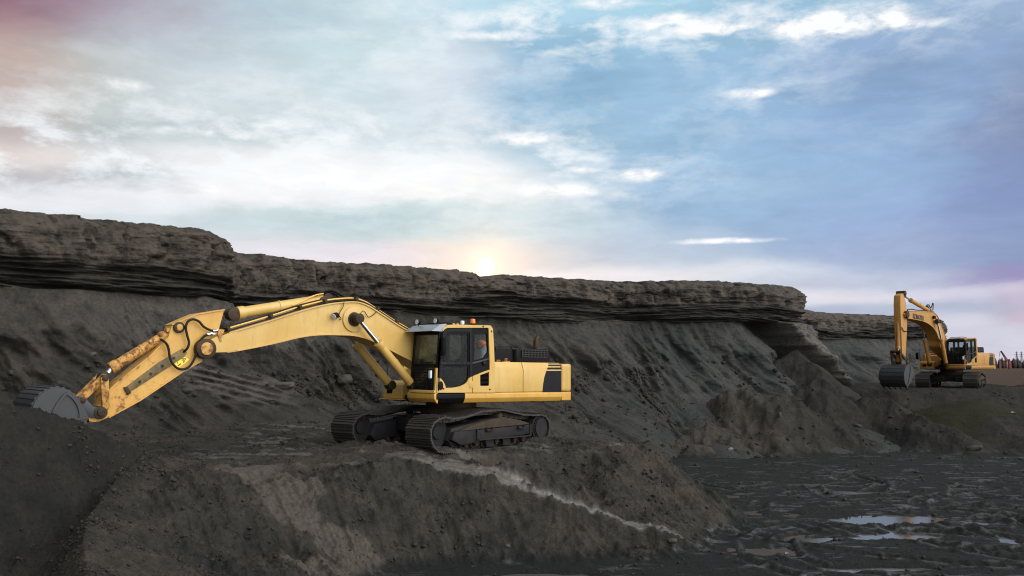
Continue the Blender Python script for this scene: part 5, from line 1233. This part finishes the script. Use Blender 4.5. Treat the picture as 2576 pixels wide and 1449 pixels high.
# ------------------------------------------------------------------ loose rocks and litter resting on the ground
bpy.context.view_layer.update()
dg = bpy.context.evaluated_depsgraph_get()
def hit(x, y):
    o_ = Vector((0, 0, EYE)); d = (at(x, y, 50) - o_).normalized(); start = o_ + d * 8
    for _ in range(30):
        ok, loc, nrm, _i, ob, _m = scene.ray_cast(dg, start, d)
        if not ok: return None, None
        if ob.name in ('ground', 'cliff'): return loc, nrm
        start = loc + d * .05
    return None, None
rock_m = plain('rock', (.066, .060, .053), .9, 0, .35, 3, (.045, .040, .036), .6, .7, spec=.15)
rock_d = plain('dark_rock', (.045, .044, .046), .9, 0, .3, 3, (.03, .028, .027), .6, .7, spec=.15)
def rock(x, y, w_, h_, lab, mat=rock_m, seed=1, angular=.5, name='rock', cat='rock', dep=.7):
    loc, nrm = hit(x, y)
    if loc is None: return
    D = loc.y; k = D / 2300.
    bm = bmesh.new(); bmesh.ops.create_icosphere(bm, subdivisions=4, radius=1)
    co = np.array([v.co[:] for v in bm.verts])
    rg = np.random.RandomState(seed); nn_ = rg.normal(size=(9, 3)); nn_ /= np.linalg.norm(nn_, axis=1)[:, None]
    f = np.min(np.where((co @ nn_.T) > .05, (.62 + .25 * rg.rand(9)) / np.maximum(co @ nn_.T, .05), 9), axis=1)
    rad = np.minimum(1.0, f * angular + 1.0 * (1 - angular)) * (1 + .14 * pn(co[:, 0]*1.6 + seed, co[:, 1]*1.6, co[:, 2]*1.6) + .05 * pn(co[:, 0]*5 + seed, co[:, 1]*5, co[:, 2]*5))
    co = co * rad[:, None] * np.array([w_ * k / 2, w_ * k / 2 * dep, h_ * k / 2])
    for v, c in zip(bm.verts, co): v.co = c
    for f_ in bm.faces: f_.smooth = True
    me = bpy.data.meshes.new(name); bm.to_mesh(me); bm.free(); me.materials.append(mat)
    o_ = bpy.data.objects.new(name, me); COL.objects.link(o_); o_.location = loc + Vector((0, .1 * w_ * k, h_ * k * .12)); o_.rotation_euler = (rg.uniform(-.2, .2), rg.uniform(-.25, .25), rg.uniform(-.4, .4))
    tag(o_, lab, cat)
rock(868, 962, 46, 34, 'pointed brown boulder on the slope behind the boom cylinders', rock_m, 3, .8, 'boulder', 'boulder')
rock(362, 1020, 38, 50, 'upright grey slab of rock standing under the excavator arm', rock_d, 5, .9, 'rock_slab', 'rock', .35)
rock(712, 972, 58, 22, 'flat pale block on the slope below the middle of the boom', rock_m, 7, .9, 'rock_slab', 'rock')
rock(468, 985, 34, 20, 'dark lump of earth behind the arm near the hanging hose', rock_d, 8, .6, 'earth_lump', 'rock')
rock(30, 940, 26, 16, 'small dark stone on the slope above the bucket', rock_d, 9, .5)
rock(232, 893, 22, 13, 'rounded stone on the slope above the bucket cylinder', rock_m, 10, .4)
rock(1277, 1280 + 95, 16, 10, 'small stone in the middle of the front bank', rock_m, 12, .5)
rock(805, 1352, 12, 8, 'small stone on the pale sandy bank below the bench', rock_m, 13, .5)
rock(1693, 1362, 24, 14, 'brown stone beside the wet strip at the foot of the bank', rock_m, 14, .5)
rock(1963, 1048, 12, 22, 'pale streaked stone high on the dark heap under the cliff', rock_m, 15, .6)
rock(1838, 1132, 14, 12, 'whitish stone at the left foot of the dark heap', plain('pale_stone', (.15,.15,.155), .8, 0, .2, 3, spec=.2), 16, .6)
rock(1940, 1150, 8, 12, 'tan pebble at the foot of the dark heap', rock_m, 17, .5)
rock(2160, 1075, 26, 14, 'grey clod on the low ridge left of the olive mound', rock_d, 18, .5, 'earth_lump', 'rock')
rock(2452, 1130, 44, 16, 'long dark clod on the pit floor at the right edge', rock_d, 19, .5, 'earth_lump', 'rock')
whitem = plain('white_plastic', (.62, .64, .68), .5, 0, .1, 9, bmp=0)
for (x_, y_, w_, h_, lab) in ((1978, 1398, 8, 12, 'crumpled white scrap lying on the muddy pit floor'), (2548, 1040, 9, 6, 'tiny white scrap on the dark slope at the right edge')):
    loc, nrm = hit(x_, y_)
    if loc is None: continue
    k = loc.y / 2300.; mb = MB(); rg = random.Random(int(x_))
    G_ = [[mb.bm.verts.new(((i/4-.5)*w_*k, (j/3-.5)*w_*k*.7 + rg.uniform(-.02,.02), h_*k*(.15 + .8*abs(math.sin(i*1.3+j*.9))*rg.uniform(.5,1)))) for i in range(5)] for j in range(4)]
    fs = [mb.face([G_[j][i], G_[j][i+1], G_[j+1][i+1], G_[j+1][i]]) for j in range(3) for i in range(4)]
    bmesh.ops.solidify(mb.bm, geom=fs, thickness=.006)
    o_ = mb.build('litter', whitem); o_.location = loc + Vector((0, 0, .0)); tag(o_, lab, 'litter')
